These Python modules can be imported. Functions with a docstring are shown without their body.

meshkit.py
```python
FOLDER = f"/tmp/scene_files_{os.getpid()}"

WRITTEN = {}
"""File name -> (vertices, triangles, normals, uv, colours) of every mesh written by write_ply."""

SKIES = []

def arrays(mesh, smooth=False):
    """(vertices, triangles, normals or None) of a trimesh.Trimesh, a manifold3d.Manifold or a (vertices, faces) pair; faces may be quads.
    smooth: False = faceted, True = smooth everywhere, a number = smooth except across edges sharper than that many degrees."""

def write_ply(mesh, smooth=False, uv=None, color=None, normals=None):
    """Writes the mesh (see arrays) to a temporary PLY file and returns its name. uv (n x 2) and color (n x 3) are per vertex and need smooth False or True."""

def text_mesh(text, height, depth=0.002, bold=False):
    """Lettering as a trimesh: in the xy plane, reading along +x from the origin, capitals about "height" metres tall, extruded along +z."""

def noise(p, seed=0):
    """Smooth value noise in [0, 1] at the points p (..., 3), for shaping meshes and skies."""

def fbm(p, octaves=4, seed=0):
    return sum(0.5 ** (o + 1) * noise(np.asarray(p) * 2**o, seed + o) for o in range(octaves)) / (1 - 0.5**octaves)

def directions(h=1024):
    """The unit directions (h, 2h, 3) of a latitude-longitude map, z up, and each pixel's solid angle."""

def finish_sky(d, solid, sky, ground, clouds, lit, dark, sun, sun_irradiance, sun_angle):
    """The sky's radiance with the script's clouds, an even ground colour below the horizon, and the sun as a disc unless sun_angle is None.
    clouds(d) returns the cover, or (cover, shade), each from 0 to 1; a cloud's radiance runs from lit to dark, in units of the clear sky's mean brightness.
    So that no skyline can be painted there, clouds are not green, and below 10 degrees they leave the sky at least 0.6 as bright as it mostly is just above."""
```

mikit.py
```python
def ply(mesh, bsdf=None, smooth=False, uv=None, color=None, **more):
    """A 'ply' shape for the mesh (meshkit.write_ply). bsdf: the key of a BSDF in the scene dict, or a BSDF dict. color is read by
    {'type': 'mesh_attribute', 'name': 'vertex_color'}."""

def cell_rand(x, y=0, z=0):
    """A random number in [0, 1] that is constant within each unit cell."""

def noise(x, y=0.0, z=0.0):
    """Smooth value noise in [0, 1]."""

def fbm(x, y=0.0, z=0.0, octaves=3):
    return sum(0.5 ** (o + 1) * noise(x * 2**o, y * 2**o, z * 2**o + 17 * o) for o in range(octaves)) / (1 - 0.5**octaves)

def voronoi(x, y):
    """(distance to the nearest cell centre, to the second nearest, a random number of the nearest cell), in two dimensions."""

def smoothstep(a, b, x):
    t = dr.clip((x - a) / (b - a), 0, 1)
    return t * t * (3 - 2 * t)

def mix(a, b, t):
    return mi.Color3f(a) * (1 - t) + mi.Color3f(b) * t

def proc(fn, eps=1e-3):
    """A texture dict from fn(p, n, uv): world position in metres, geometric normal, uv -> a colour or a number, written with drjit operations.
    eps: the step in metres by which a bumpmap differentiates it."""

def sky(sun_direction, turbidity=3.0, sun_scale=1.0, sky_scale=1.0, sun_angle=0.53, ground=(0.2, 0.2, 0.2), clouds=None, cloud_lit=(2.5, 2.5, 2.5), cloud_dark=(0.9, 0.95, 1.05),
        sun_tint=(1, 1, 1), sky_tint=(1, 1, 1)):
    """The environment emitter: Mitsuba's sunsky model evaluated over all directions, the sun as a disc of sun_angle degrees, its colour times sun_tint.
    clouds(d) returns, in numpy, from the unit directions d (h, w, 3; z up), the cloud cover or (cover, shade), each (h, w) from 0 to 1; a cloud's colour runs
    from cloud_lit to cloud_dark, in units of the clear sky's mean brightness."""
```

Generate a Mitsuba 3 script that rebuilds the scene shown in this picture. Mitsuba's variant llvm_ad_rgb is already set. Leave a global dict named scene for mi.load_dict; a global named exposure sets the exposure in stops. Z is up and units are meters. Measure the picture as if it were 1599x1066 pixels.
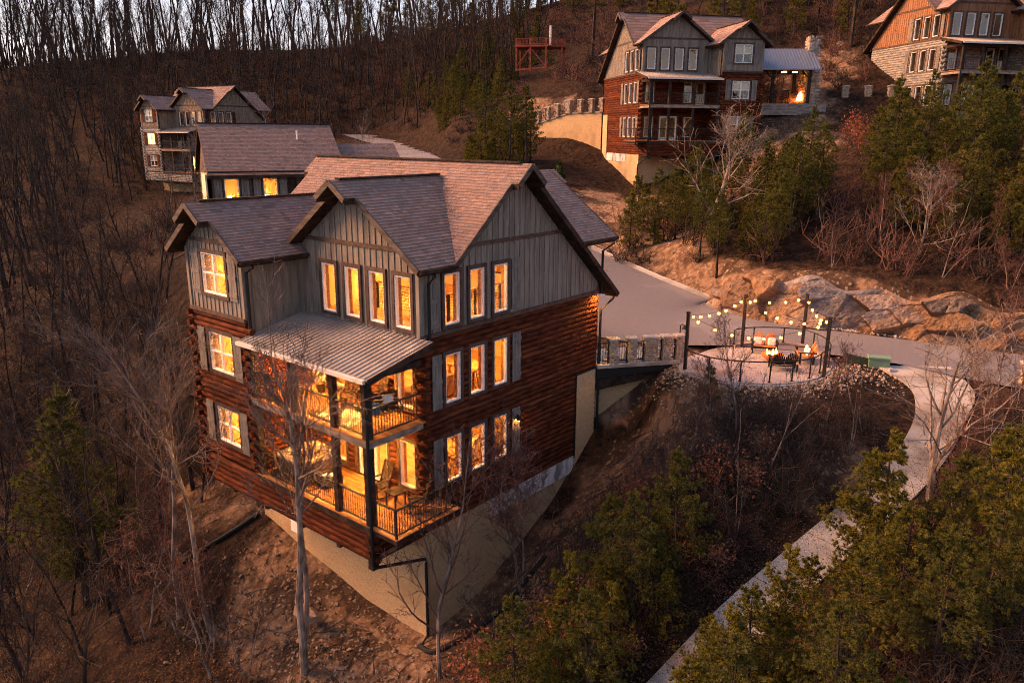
# Log cabin at dusk on a wooded hillside - Mitsuba 3 scene
import math, random
import numpy as np, trimesh, mitsuba as mi, drjit as dr
import mikit, meshkit
from scipy.interpolate import RBFInterpolator
from shapely.geometry import Polygon, box as sbox, LineString, Point
from shapely.ops import unary_union
from mitsuba import ScalarTransform4f as T4

# ------------------------------------------------------------------ camera, sky, exposure
CAM = np.array([17.495, -16.584, 12.179])
YAW, PITCH, ROLL, FOV = math.radians(39.483), math.radians(-15.109), math.radians(0.391), 67.49
FW = np.array([-math.sin(YAW) * math.cos(PITCH), math.cos(YAW) * math.cos(PITCH), math.sin(PITCH)])
_R = np.array([math.cos(YAW), math.sin(YAW), 0.0]); _U = np.cross(_R, FW)
UP = -_R * math.sin(ROLL) + _U * math.cos(ROLL)
scene, labels = {}, {}
scene['camera'] = {'type': 'perspective', 'fov': FOV, 'fov_axis': 'x', 'near_clip': 0.1, 'far_clip': 3000.0,
                   'to_world': T4().look_at(origin=CAM.tolist(), target=(CAM + FW * 10).tolist(), up=UP.tolist())}
SUN = (-0.80, -0.42, 0.54)
def clouds(d):                                   # thin high veil, thickening to evening haze towards the horizon all round
    n = meshkit.fbm(d * np.array([2.2, 2.2, 7.0]), 4, 3); low = np.exp(-np.maximum(d[..., 2], 0) / 0.16)
    return np.clip(0.12 + 0.55 * low + 0.4 * (n - 0.45), 0, 0.8), np.clip(1.1 * n - 0.5 * low, 0, 1)
scene['sky'] = mikit.sky(SUN, turbidity=3.0, sun_scale=0.92, sky_scale=1.32, sun_angle=28, ground=(0.10, 0.075, 0.06),
                         sky_tint=(1.22, 0.90, 0.80), sun_tint=(1.0, 0.61, 0.41), clouds=clouds,
                         cloud_lit=(0.80, 0.58, 0.48), cloud_dark=(0.62, 0.50, 0.54))
exposure = 3.2
WARM = np.array([1.0, 0.45, 0.085])               # tint of the lamps in and around the houses
K_ROOM, K_PORCH, K_BULB, K_FIRE = 26.0, 330.0, 9.0, 3.5
# ------------------------------------------------------------------ helpers
def rng(s): return np.random.default_rng(s)
class MB:
    """collects faces of one mesh (optionally a colour per vertex)"""
    def __init__(s): s.v, s.f, s.c, s.n = [], [], [], 0
    def add(s, v, f, col=None):
        v = np.asarray(v, float); f = np.asarray(f, int)
        if f.shape[1] == 4: f = np.vstack([f[:, [0, 1, 2]], f[:, [0, 2, 3]]])
        s.v.append(v); s.f.append(f + s.n); s.n += len(v)
        if col is not None: s.c.append(np.broadcast_to(np.asarray(col, float), (len(v), 3)))
        return s
    def box(s, x0, x1, y0, y1, z0, z1, col=None):
        v = [(x, y, z) for x in (x0, x1) for y in (y0, y1) for z in (z0, z1)]
        return s.add(v, BOXF, col)
    def obox(s, c, ax, ay, az, col=None):
        c, ax, ay, az = map(lambda q: np.asarray(q, float), (c, ax, ay, az))
        return s.add([c + i * ax + j * ay + k * az for i in (-1, 1) for j in (-1, 1) for k in (-1, 1)], BOXF, col)
    def bar(s, p, q, w, h, up=(0, 0, 1), col=None):
        p, q = np.asarray(p, float), np.asarray(q, float)
        d = q - p; L = np.linalg.norm(d); d /= L
        side = np.cross(d, up); side /= np.linalg.norm(side) + 1e-9
        u2 = np.cross(side, d)
        return s.obox((p + q) / 2, d * L / 2, side * w / 2, u2 * h / 2, col)
    def tube(s, pts, rad, sides=6, col=None, cap=True):
        p = np.asarray(pts, float); n = len(p); rad = np.broadcast_to(rad, (n,))
        t = np.gradient(p, axis=0); t /= np.linalg.norm(t, axis=1, keepdims=True) + 1e-12
        a = np.cross(t, np.where(np.abs(t[:, 2:]) < 0.9, [0, 0, 1.0], [1.0, 0, 0])); a /= np.linalg.norm(a, axis=1, keepdims=True) + 1e-12
        b = np.cross(t, a); an = np.arange(sides) * 2 * np.pi / sides
        v = (p[:, None] + rad[:, None, None] * (np.cos(an)[None, :, None] * a[:, None] + np.sin(an)[None, :, None] * b[:, None])).reshape(-1, 3)
        i, j = np.meshgrid(np.arange(n - 1), np.arange(sides), indexing='ij')
        f = np.stack([i * sides + j, i * sides + (j + 1) % sides, (i + 1) * sides + (j + 1) % sides, (i + 1) * sides + j], -1).reshape(-1, 4)
        f = np.vstack([f[:, [0, 1, 2]], f[:, [0, 2, 3]]])
        if cap:
            k = np.arange(1, sides - 1)
            f = np.vstack([f, np.stack([k * 0, k + 1, k], 1), np.stack([k * 0, k, k + 1], 1) + (n - 1) * sides])
        return s.add(v, f, col)
    def mesh(s, m, col=None): return s.add(m.vertices, m.faces, col)
    def prism(s, poly, fr, w0, w1, col=None):
        """polygon of (u, v) in the frame fr = (origin, u axis, v axis, normal), thick from w0 to w1"""
        o, U, V, N = fr
        for g in getattr(poly, 'geoms', [poly]):
            if g.is_empty or g.area < 1e-5 or g.geom_type != 'Polygon': continue
            m = trimesh.creation.extrude_polygon(g, w1 - w0, engine='earcut')
            q = m.vertices
            s.add(o + q[:, :1] * U + q[:, 1:2] * V + (q[:, 2:] + w0) * N, m.faces, col)
        return s
    def done(s):
        return np.vstack(s.v), np.vstack(s.f)
    def col(s): return np.vstack(s.c) if s.c else None
BOXF = np.array([[0, 1, 3, 2], [4, 6, 7, 5], [0, 4, 5, 1], [2, 3, 7, 6], [0, 2, 6, 4], [1, 5, 7, 3]])

_cnt = {}
def uniq(k):
    """a key that is taken gets the next three-digit number"""
    if k not in _cnt: _cnt[k] = 0; return k
    _cnt[k] += 1; return f'{k}_{_cnt[k]:03d}'
def put(key, mb, m, smooth=False, to_world=None, **more):
    key = uniq(key)
    mesh, col = (mb.done(), mb.col()) if isinstance(mb, MB) else (mb, None)
    d = mikit.ply(mesh, m, smooth=smooth, color=col, **more)
    if to_world is not None: d['to_world'] = to_world
    scene[key] = d
    return key
def tag(key, label, cat=None, group=None, kind=None):
    d = {'label': label}
    if cat: d['category'] = cat
    if group: d['group'] = group
    if kind: d['kind'] = kind
    labels[key] = d
    return key
def struct(key, mb, m, label, **kw):
    k = put(key, mb, m, **kw); labels[k] = {'kind': 'structure', 'label': label}; return k
def pose(x, y, z, deg=0.0, s=1.0, mirror=False):
    t = T4().translate([x, y, z]).rotate([0, 0, 1], deg).scale([s, s, s])
    return t @ T4().scale([-1, 1, 1]) if mirror else t

# ------------------------------------------------------------------ materials
def mat(name, base, rough=0.7, spec=0.3, bump=None, two=True, metallic=0.0, **kw):
    b = {'type': 'principled', 'base_color': base if isinstance(base, dict) else {'type': 'rgb', 'value': list(base)},
         'roughness': rough, 'specular': spec, 'metallic': metallic, **kw}
    if bump: b = {'type': 'bumpmap', 'arbitrary': mikit.proc(bump[0], bump[1]), 'scale': bump[2], 'bsdf': b}
    scene[name] = {'type': 'twosided', 'bsdf': b} if two else b
    return name
VC = {'type': 'mesh_attribute', 'name': 'vertex_color'}
fbm, noise, mix, sst = mikit.fbm, mikit.noise, mikit.mix, mikit.smoothstep
def grainy(a, b, sx, sy, sz, oct=3, lo=0.3, hi=0.7):
    return mikit.proc(lambda p, n, uv: mix(a, b, sst(lo, hi, fbm(p.x * sx, p.y * sy, p.z * sz, oct))))
# wood, stain and paint
mat('m_log_red', grainy((0.0504, 0.0131, 0.0059), (0.1186, 0.0309, 0.0119), 3, 3, 9), 0.85, 0.08)
mat('m_log_red_b', grainy((0.0385, 0.0101, 0.0053), (0.0919, 0.0237, 0.0095), 3, 3, 9), 0.85, 0.08)
mat('m_log_red_c', grainy((0.0456, 0.0160, 0.0084), (0.1406, 0.0418, 0.0182), 2, 2, 14), 0.85, 0.08)
mat('m_log_grey', grainy((0.14, 0.125, 0.115), (0.27, 0.24, 0.215), 3, 3, 9), 0.7)
mat('m_board', grainy((0.1485, 0.1237, 0.1012), (0.2200, 0.1832, 0.1496), 9, 9, 0.9), 0.75)
mat('m_board_b', grainy((0.1320, 0.1089, 0.0880), (0.1980, 0.1633, 0.1320), 9, 9, 0.9), 0.75)
mat('m_board_tan', grainy((0.16, 0.115, 0.08), (0.24, 0.18, 0.13), 9, 9, 0.9), 0.75)
mat('m_board_brown', grainy((0.16, 0.070, 0.032), (0.26, 0.118, 0.055), 9, 9, 0.9), 0.7)
mat('m_dark_wood', grainy((0.020, 0.013, 0.010), (0.050, 0.030, 0.022), 5, 5, 5), 0.75, 0.12)
mat('m_trim', grainy((0.050, 0.028, 0.020), (0.085, 0.048, 0.034), 6, 6, 6), 0.65)
mat('m_fascia', grainy((0.045, 0.030, 0.023), (0.095, 0.066, 0.050), 1.5, 1.5, 8), 0.7)
mat('m_shutter', grainy((0.1229, 0.1059, 0.0927), (0.1843, 0.1589, 0.1373), 10, 10, 1.2), 0.75)
mat('m_white', (0.72, 0.70, 0.66), 0.5)
mat('m_deck', grainy((0.22, 0.090, 0.030), (0.40, 0.18, 0.065), 1.2, 9, 3), 0.55)
mat('m_weathered', grainy((0.14, 0.11, 0.09), (0.27, 0.215, 0.18), 1.2, 6, 8), 0.8)
mat('m_shingle', VC, 0.92, 0.2)
mat('m_paint', VC, 0.6, 0.3)
mat('m_black', (0.013, 0.012, 0.012), 0.6, 0.25)
mat('m_metal_roof', grainy((0.2100, 0.1785, 0.1610), (0.2940, 0.2555, 0.2310), 0.8, 0.8, 3), 0.5, 0.4, metallic=0.2)
mat('m_metal_blue', (0.17, 0.19, 0.24), 0.38, 0.5, metallic=0.4)
mat('m_gutter', (0.55, 0.50, 0.46), 0.4, 0.5)
# masonry and ground
_st = lambda p, n, uv: fbm(p.x * 14, p.y * 14, p.z * 14, 3)
mat('m_stucco', mikit.proc(lambda p, n, uv: mix(mix((0.3772, 0.2460, 0.1271), (0.4920, 0.3444, 0.1927), sst(0.3, 0.7, fbm(p.x * 22, p.y * 22, p.z * 22, 2))),
    (0.2870, 0.1968, 0.1066), 0.7 * sst(0.52, 0.72, fbm(p.x * 0.9 + 7, p.y * 0.9, p.z * 0.5, 3)))), 0.9, 0.2, bump=(_st, 0.01, 0.02))
mat('m_concrete', mikit.proc(lambda p, n, uv: mix(mix((0.3024, 0.2646, 0.2352), (0.3948, 0.3528, 0.3150), fbm(p.x * 2.4, p.y * 2.4, p.z * 2.4, 4)),
    (0.17, 0.135, 0.11), 0.85 * sst(0.46, 0.68, fbm(p.x * 0.7 + 3, p.y * 0.7, p.z, 4)))), 0.85, 0.25)
mat('m_asphalt', mikit.proc(lambda p, n, uv: mix(mix((0.1189, 0.1050, 0.1082), (0.1476, 0.1312, 0.1353), fbm(p.x * 9, p.y * 9, 0, 3)),
    (0.1845, 0.1640, 0.1599), 0.7 * sst(0.5, 0.7, fbm(p.x * 0.35, p.y * 0.35, 0, 4)))), 0.8, 0.3)
mat('m_whitewash', mikit.proc(lambda p, n, uv: mix((0.55, 0.53, 0.52), (0.20, 0.18, 0.17), sst(0.45, 0.65, fbm(p.x * 3, p.y * 3, p.z * 1.2, 3)))), 0.85)
mat('m_red_stain', grainy((0.20, 0.035, 0.016), (0.33, 0.065, 0.028), 3, 3, 3), 0.6)
mat('m_stone', VC, 0.85, 0.25, bump=(lambda p, n, uv: fbm(p.x * 9, p.y * 9, p.z * 9, 3), 0.01, 0.035))
mat('m_vc', VC, 0.9, 0.15)
def _ground(p, n, uv):
    a = fbm(p.x * 0.45, p.y * 0.45, 0, 4); b = fbm(p.x * 3.1 + 9, p.y * 3.1, 0, 4); c = noise(p.x * 13, p.y * 13, 3)
    col = mix((0.0103, 0.0063, 0.0044), (0.0278, 0.0158, 0.0103), sst(0.3, 0.7, b))                 # humus and old leaves
    col = mix(col, (0.0516, 0.0262, 0.0150), sst(0.62, 0.80, c) * 0.7)                              # single dry leaves
    return col
def _soil(p, n, uv):
    a = fbm(p.x * 0.6, p.y * 0.6, 5, 4); b = fbm(p.x * 4, p.y * 4, 1, 3); c = noise(p.x * 11, p.y * 11, 7)
    col = mix((0.1110, 0.0614, 0.0355), (0.2146, 0.1295, 0.0799), sst(0.3, 0.7, b))
    col = mix(col, (0.0407, 0.0244, 0.0163), 0.85 * sst(0.46, 0.60, a))
    return mix(col, (0.2960, 0.2109, 0.1480), 0.6 * sst(0.72, 0.85, c))
# uv.x of the ground sheet says where the earth is bare (1) and where leaves cover it (0)
mat('m_terrain', mikit.proc(lambda p, n, uv: mix(_ground(p, n, uv), _soil(p, n, uv), sst(0.35, 0.65, uv.x + 0.7 * (fbm(p.x * 0.8, p.y * 0.8, 2, 4) - 0.5)))), 0.95, 0.1,
    bump=(lambda p, n, uv: fbm(p.x * 3.3, p.y * 3.3, 0, 4), 0.03, 0.14))
mat('m_soil', mikit.proc(_soil), 0.95, 0.1)
# plants
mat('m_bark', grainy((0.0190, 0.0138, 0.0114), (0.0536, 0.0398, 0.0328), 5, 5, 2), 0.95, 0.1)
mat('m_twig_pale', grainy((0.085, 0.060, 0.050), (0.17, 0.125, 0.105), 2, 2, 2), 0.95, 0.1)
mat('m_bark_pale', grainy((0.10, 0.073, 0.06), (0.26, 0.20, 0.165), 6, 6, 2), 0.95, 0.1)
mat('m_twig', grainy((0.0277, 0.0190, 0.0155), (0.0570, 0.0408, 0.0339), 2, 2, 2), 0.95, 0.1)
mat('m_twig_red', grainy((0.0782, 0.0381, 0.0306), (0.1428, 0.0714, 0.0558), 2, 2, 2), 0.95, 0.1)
scene['m_needle'] = {'type': 'principledthin', 'base_color': VC, 'roughness': 0.7, 'diff_trans': 0.5, 'spec_trans': 0.0}
scene['m_dry_leaf'] = {'type': 'principledthin', 'base_color': VC, 'roughness': 0.8, 'diff_trans': 0.5, 'spec_trans': 0.0}
# interiors, glass, cloth
mat('m_plaster', (0.70, 0.56, 0.34), 0.85)
mat('m_floor_in', grainy((0.34, 0.20, 0.09), (0.48, 0.30, 0.15), 1.2, 9, 3), 0.4)
mat('m_cream', (0.66, 0.56, 0.42), 0.7)
mat('m_tan_wood', grainy((0.28, 0.14, 0.055), (0.42, 0.22, 0.09), 4, 4, 12), 0.5)
mat('m_leather', (0.23, 0.115, 0.055), 0.5)
mat('m_cloth_white', (0.70, 0.66, 0.60), 0.9)
mat('m_cloth_blue', (0.08, 0.13, 0.20), 0.9)
mat('m_orange', grainy((0.42, 0.14, 0.035), (0.58, 0.21, 0.06), 12, 12, 3), 0.6)
mat('m_green', (0.13, 0.22, 0.15), 0.5)
mat('m_dark_green', (0.035, 0.055, 0.032), 0.6)
mat('m_rug', mikit.proc(lambda p, n, uv: mix((0.62, 0.50, 0.36), (0.30, 0.20, 0.13), sst(0.45, 0.6, fbm(p.x * 3.2, p.y * 3.2, 0, 3)))), 0.95)
mat('m_tub', (0.34, 0.27, 0.19), 0.3, 0.5)
mat('m_blind', (0.36, 0.30, 0.20), 0.8)
scene['m_glass'] = {'type': 'thindielectric', 'int_ior': 1.5}
scene['m_water'] = {'type': 'twosided', 'bsdf': {'type': 'principled', 'base_color': {'type': 'rgb', 'value': [0.20, 0.26, 0.10]}, 'roughness': 0.08, 'specular': 0.5}}
def lamp(k, tint=WARM, weight=1.0):
    return {'emitter': {'type': 'area', 'sampling_weight': weight, 'radiance': {'type': 'rgb', 'value': (k * np.asarray(tint)).tolist()}}}
# ------------------------------------------------------------------ the land
ROAD = np.array([(40, 33, 1.2), (26, 25.5, 1.9), (14.5, 22.4, 2.35), (9.0, 21.7, 2.5), (3.2, 20.4, 2.55), (-2.5, 19.4, 2.75), (-8, 21.8, 3.4), (-15.5, 25.6, 4.9), (-26, 30.8, 7.3), (-36, 36, 9.2), (-46, 43.0, 9.95), (-58, 52, 10.6), (-75, 60, 12)], float)
ROADW = np.array([3.2, 3.1, 3.0, 2.4, 2.9, 5.6, 5.0, 3.4, 2.8, 2.4, 2.4, 2.5, 2.8])
PATH = np.array([(10.6, 19.6, 2.45), (12.1, 17.6, 2.25), (12.6, 15.2, 1.95), (12.7, 12.9, 1.45), (12.4, 10.4, 0.8), (11.75, 7.9, 0.12), (11.05, 5.4, -0.6), (10.4, 3.0, -1.35), (9.9, 0.4, -2.2), (9.4, -2.4, -3.2), (8.8, -6.4, -4.8), (7.4, -13.5, -7.5)], float)
PATHW = np.array([1.6, 1.2, 0.86, 0.78, 0.77, 0.78, 0.78, 0.8, 0.82, 0.85, 0.9, 1.0])
PATIO_C, PATIO_Z = np.array([5.35, 15.35]), 2.5
def spline(pts, w, n=14):
    """Catmull-Rom through the points, with the half width interpolated the same way"""
    q = np.column_stack([pts, w]); q = np.vstack([2 * q[0] - q[1], q, 2 * q[-1] - q[-2]])
    out = []
    for i in range(1, len(q) - 2):
        for t in np.arange(n) / n:
            a, b, c, d = q[i - 1:i + 3]
            out.append(0.5 * (2 * b + (c - a) * t + (2 * a - 5 * b + 4 * c - d) * t**2 + (3 * b - a - 3 * c + d) * t**3))
    out.append(q[-2]); return np.array(out)
ROAD_S, PATH_S = spline(ROAD, ROADW), spline(PATH, PATHW)
_PA = np.radians([-180, -150, -125, -103, -71, -36, 10, 45, 60, 84, 139, 180]); _PR = np.array([2.7, 3.2, 3.75, 3.55, 2.95, 2.65, 2.65, 3.3, 3.65, 4.2, 2.9, 2.7])
def patio_r(a): return np.interp(a, _PA, _PR)    # outline of the terrace about its centre
CTRL = np.array([
    (0, 0, -5.3), (1.5, -0.2, -5.0), (0.4, 1.4, -5.1), (0.4, 3.0, -4.75), (0.4, 5.0, -3.9), (0.4, 7.2, -2.9), (1.6, 2.5, -4.6), (-10.1, 0, -3.9), (-7.7, -0.1, -4.5), (-5.5, -0.1, -4.85), (-3.4, -0.1, -5.3), (-1.6, -0.1, -5.35), (-2.4, -3.6, -5.8), (-7.5, -3.9, -6.6), (-10, -3.2, -5.2), (-6.5, -7.7, -8.0), (-12, -9, -9.4), (-18, -8, -10.3), (-18.7, -3.7, -7.6), (-14, -2.2, -5.2), (-16, 1.0, -3.6),
    (-29, -1, -6.6), (-37, 1.4, -8.0), (-24, -10, -12), (-44, 2.2, -4.6), (-20, 3.5, -2.4), (-14, 5, -1.6), (-12, 10, 1.6), (-16, 14, 2.6), (-5, 13, 2.4), (0, 12.5, 2.0),
    (-28, 6, 1.0), (-32, 14, 5.6), (-24, 18, 6.2), (-21, 24, 6.4), (-38, 8, 0.8), (-50, 12, 1.2), (-55, 5, -2.6), (-60, 20, 2.6), (-64, 19, 2.0), (-80, 36, 4.0), (-92, 42, 4.8), (-76, 22, 2.4), (-108, 24.5, 4.0), (-131, 32, 6),
    (-90, -10, -12), (-60, -18, -14), (-140, 0, 0), (-160, 20, 15), (-160, 42, 24.0), (-195, 54, 26), (-132, 66, 25.5), (-162, 82, 29.5), (-116, 95, 30.5), (-100, 80, 27.2), (-81, 112, 36.0), (-60, 122, 40), (-230, 80, 22), (-200, 120, 24), (-140, 150, 22),
    (-63, 66, 17.4), (-48, 51, 13.2), (-52, 58, 15.0), (-75, 62, 14.0), (-90, 70, 20.0), (-40, 59, 17.6), (-44, 66, 18.8), (-37, 55, 15.4), (-50, 78, 24), (-26, 40, 8.2), (-26.5, 50, 9.3), (-30, 50, 10.1), (-34.5, 50.3, 11.3), (-24, 47.5, 8.6), (-30, 53.2, 13.8), (-36, 53, 13.2), (-25, 56, 14.4), (-30, 46, 9.6), (-28, 60, 17.5), (-30, 72, 23.5), (-40, 95, 33), (-20, 90, 33), (-10, 110, 42),
    (-18.5, 42.8, 7.0), (-14, 37.5, 6.3), (-10.5, 33, 5.2), (-12, 30, 4.5), (-8, 27.5, 4.4), (-22, 34, 7.2), (-20, 38, 7.2), (-13.5, 40, 6.6), (-9, 44, 7.6), (-6.0, 46.9, 11.2), (-6.5, 51, 11.9), (-12, 55, 14.4), (-16, 58, 15.2), (-14, 66, 20), (-4, 62, 16.5), (-2, 75, 24), (3, 90, 32), (10, 110, 40),
    (-3, 24.6, 3.5), (-5, 30, 5.6), (3.3, 25.5, 4.9), (2.3, 28.5, 5.4), (8.8, 28.6, 5.2), (9.5, 31, 6.2), (11, 34.6, 6.4), (14.5, 28.3, 4.6), (0.5, 40, 9.4), (0, 48, 11.2), (8, 44, 10.2), (2, 58, 12.8), (14, 60, 14), (22, 44, 10), (24, 32, 5), (40, 50, 11), (30, 75, 22), (40, 105, 36),
    (4.6, 10.3, 1.3), (3.0, 11.0, 1.2), (1.6, 11.0, -0.2), (1.2, 9.0, -1.6), (4.8, 6.2, -0.7), (7.5, 9.6, 1.5), (9.4, 11.5, 1.5), (9.6, 15.0, 2.2), (8.2, 6.6, 0.0), (5.6, 1.1, -2.6), (6.8, -0.3, -2.6), (4.2, -0.3, -4.2), (1.4, 5.0, -3.2), (3.0, 3.0, -3.0), (5.0, -4.0, -5.0), (1.0, -4, -6.6), (0, -9, -9), (6, -12, -8),
    (13.6, 0, -0.6), (13.2, 2, -0.4), (14.5, 5, 0.6), (15.8, 9.4, 1.2), (15.7, 12.8, 1.7), (17, 3, 0.3), (15.5, 17.5, 2.1), (20, 12, 1.6), (14, -4, -2.4), (20, -4, -1.4), (18, -14, -6), (26, 6, 0.5), (36, 10, 0), (30, -20, -6), (12, -20, -9.5), (0, -24, -14), (-30, -30, -17), (60, 20, 2), (90, 60, 12), (70, 100, 26), (60, -40, -8),
    (-20, 150, 26), (60, 150, 30), (-60, 180, 12), (-260, 60, 8), (-300, 0, -2), (-280, 160, 4), (-200, -60, -12), (120, 120, 20), (140, 0, 2), (0, -80, -24), (-120, -100, -22), (100, -80, -10)], float)
_rbf = RBFInterpolator(CTRL[:, :2], CTRL[:, 2], kernel='linear', smoothing=0.05, neighbors=40)
def near_line(S, x, y):
    """(distance, height, half width) of the nearest point of a path S"""
    d2 = np.full(len(x), 1e9); z = np.zeros(len(x)); w = np.zeros(len(x))
    for k in range(len(S) - 1):
        a, b = S[k, :2], S[k + 1, :2]; e = b - a
        t = np.clip(((x - a[0]) * e[0] + (y - a[1]) * e[1]) / (e @ e), 0, 1)
        q = (x - a[0] - t * e[0])**2 + (y - a[1] - t * e[1])**2
        m = q < d2; d2[m] = q[m]
        z[m] = (S[k, 2] + t * (S[k + 1, 2] - S[k, 2]))[m]; w[m] = (S[k, 3] + t * (S[k + 1, 3] - S[k, 3]))[m]
    return np.sqrt(d2), z, w
def smooth01(a, b, x):
    t = np.clip((x - a) / (b - a), 0, 1); return t * t * (3 - 2 * t)
def ground(x, y, bumps=True):
    x, y = np.atleast_1d(np.asarray(x, float)), np.atleast_1d(np.asarray(y, float))
    z = _rbf(np.column_stack([x, y]))
    if bumps:
        p = np.column_stack([x, y, x * 0])
        calm = 0.25 + 0.75 * smooth01(1.0, 5.0, np.hypot(np.maximum(np.abs(x + 5) - 5, 0), np.maximum(np.abs(y - 3) - 4, 0)))
        z = z + calm * 0.9 * (meshkit.fbm(p * 0.11, 3, 1) - 0.5) + calm * 0.35 * (meshkit.fbm(p * 0.55, 4, 2) - 0.5)
        far = smooth01(60, 140, np.hypot(x, y)); z = z + far * 5 * (meshkit.fbm(p * 0.018, 3, 5) - 0.5)
    for S, soft, sink in ((ROAD_S, 3.0, 0.06), (PATH_S, 2.6, 0.06)):
        d, rz, w = near_line(S, x, y)
        k = 1 - smooth01(w + 0.15, w + soft, d); z = z * (1 - k) + (rz - sink) * k
    a = np.arctan2(y - PATIO_C[1], x - PATIO_C[0]); r = np.hypot(x - PATIO_C[0], y - PATIO_C[1])
    k = 1 - smooth01(patio_r(a) + 0.1, patio_r(a) + 2.0, r)
    return z * (1 - k) + (PATIO_Z - 0.12) * k
def gz(x, y): return float(ground(x, y)[0])
def soilmask(x, y):
    """1 where the photograph shows bare earth: round the house, on the banks, under the terrace, on the graded slope of the upper house"""
    m = np.zeros(len(x))
    for cx, cy, rx, ry, s in ((-3, -1.5, 7.5, 3.2, 1.0), (2.5, 2, 4.5, 5, .9), (4.5, 8.5, 4.5, 3.5, 1), (8.5, 10.5, 3.6, 3.4, .75), (-9, 31, 6, 5.5, 1), (-16, 38, 9, 6, 1), (-7.5, 48, 5.5, 7, 1), (-4, 25, 5, 3.5, .9), (8, 24.4, 10, 2.6, .9), (-37, 54, 5, 4, .8), (-10, 64, 4, 7, .75), (-12, 56, 7, 5, .9), (-14, -1, 4, 4, .45), (0, 13.5, 4, 3, 1)):
        m = np.maximum(m, s * np.clip(1.6 - 1.2 * np.hypot((x - cx) / rx, (y - cy) / ry), 0, 1))
    return m
def axis(lo, hi, step, far_lo, far_hi, g=1.09):
    a = list(np.arange(lo, hi + 1e-6, step)); s = step
    while a[-1] < far_hi: s *= g; a.append(a[-1] + s)
    s = step
    while a[0] > far_lo: s *= g; a.insert(0, a[0] - s)
    return np.array(a)
def sheet(xs, ys, zf):
    X, Y = np.meshgrid(xs, ys, indexing='ij'); x, y = X.ravel(), Y.ravel()
    i, j = np.meshgrid(np.arange(len(xs) - 1), np.arange(len(ys) - 1), indexing='ij'); n = len(ys)
    f = np.stack([i * n + j, (i + 1) * n + j, (i + 1) * n + j + 1, i * n + j + 1], -1).reshape(-1, 4)
    return np.column_stack([x, y, zf(x, y)]), np.vstack([f[:, [0, 1, 2]], f[:, [0, 2, 3]]])
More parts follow.
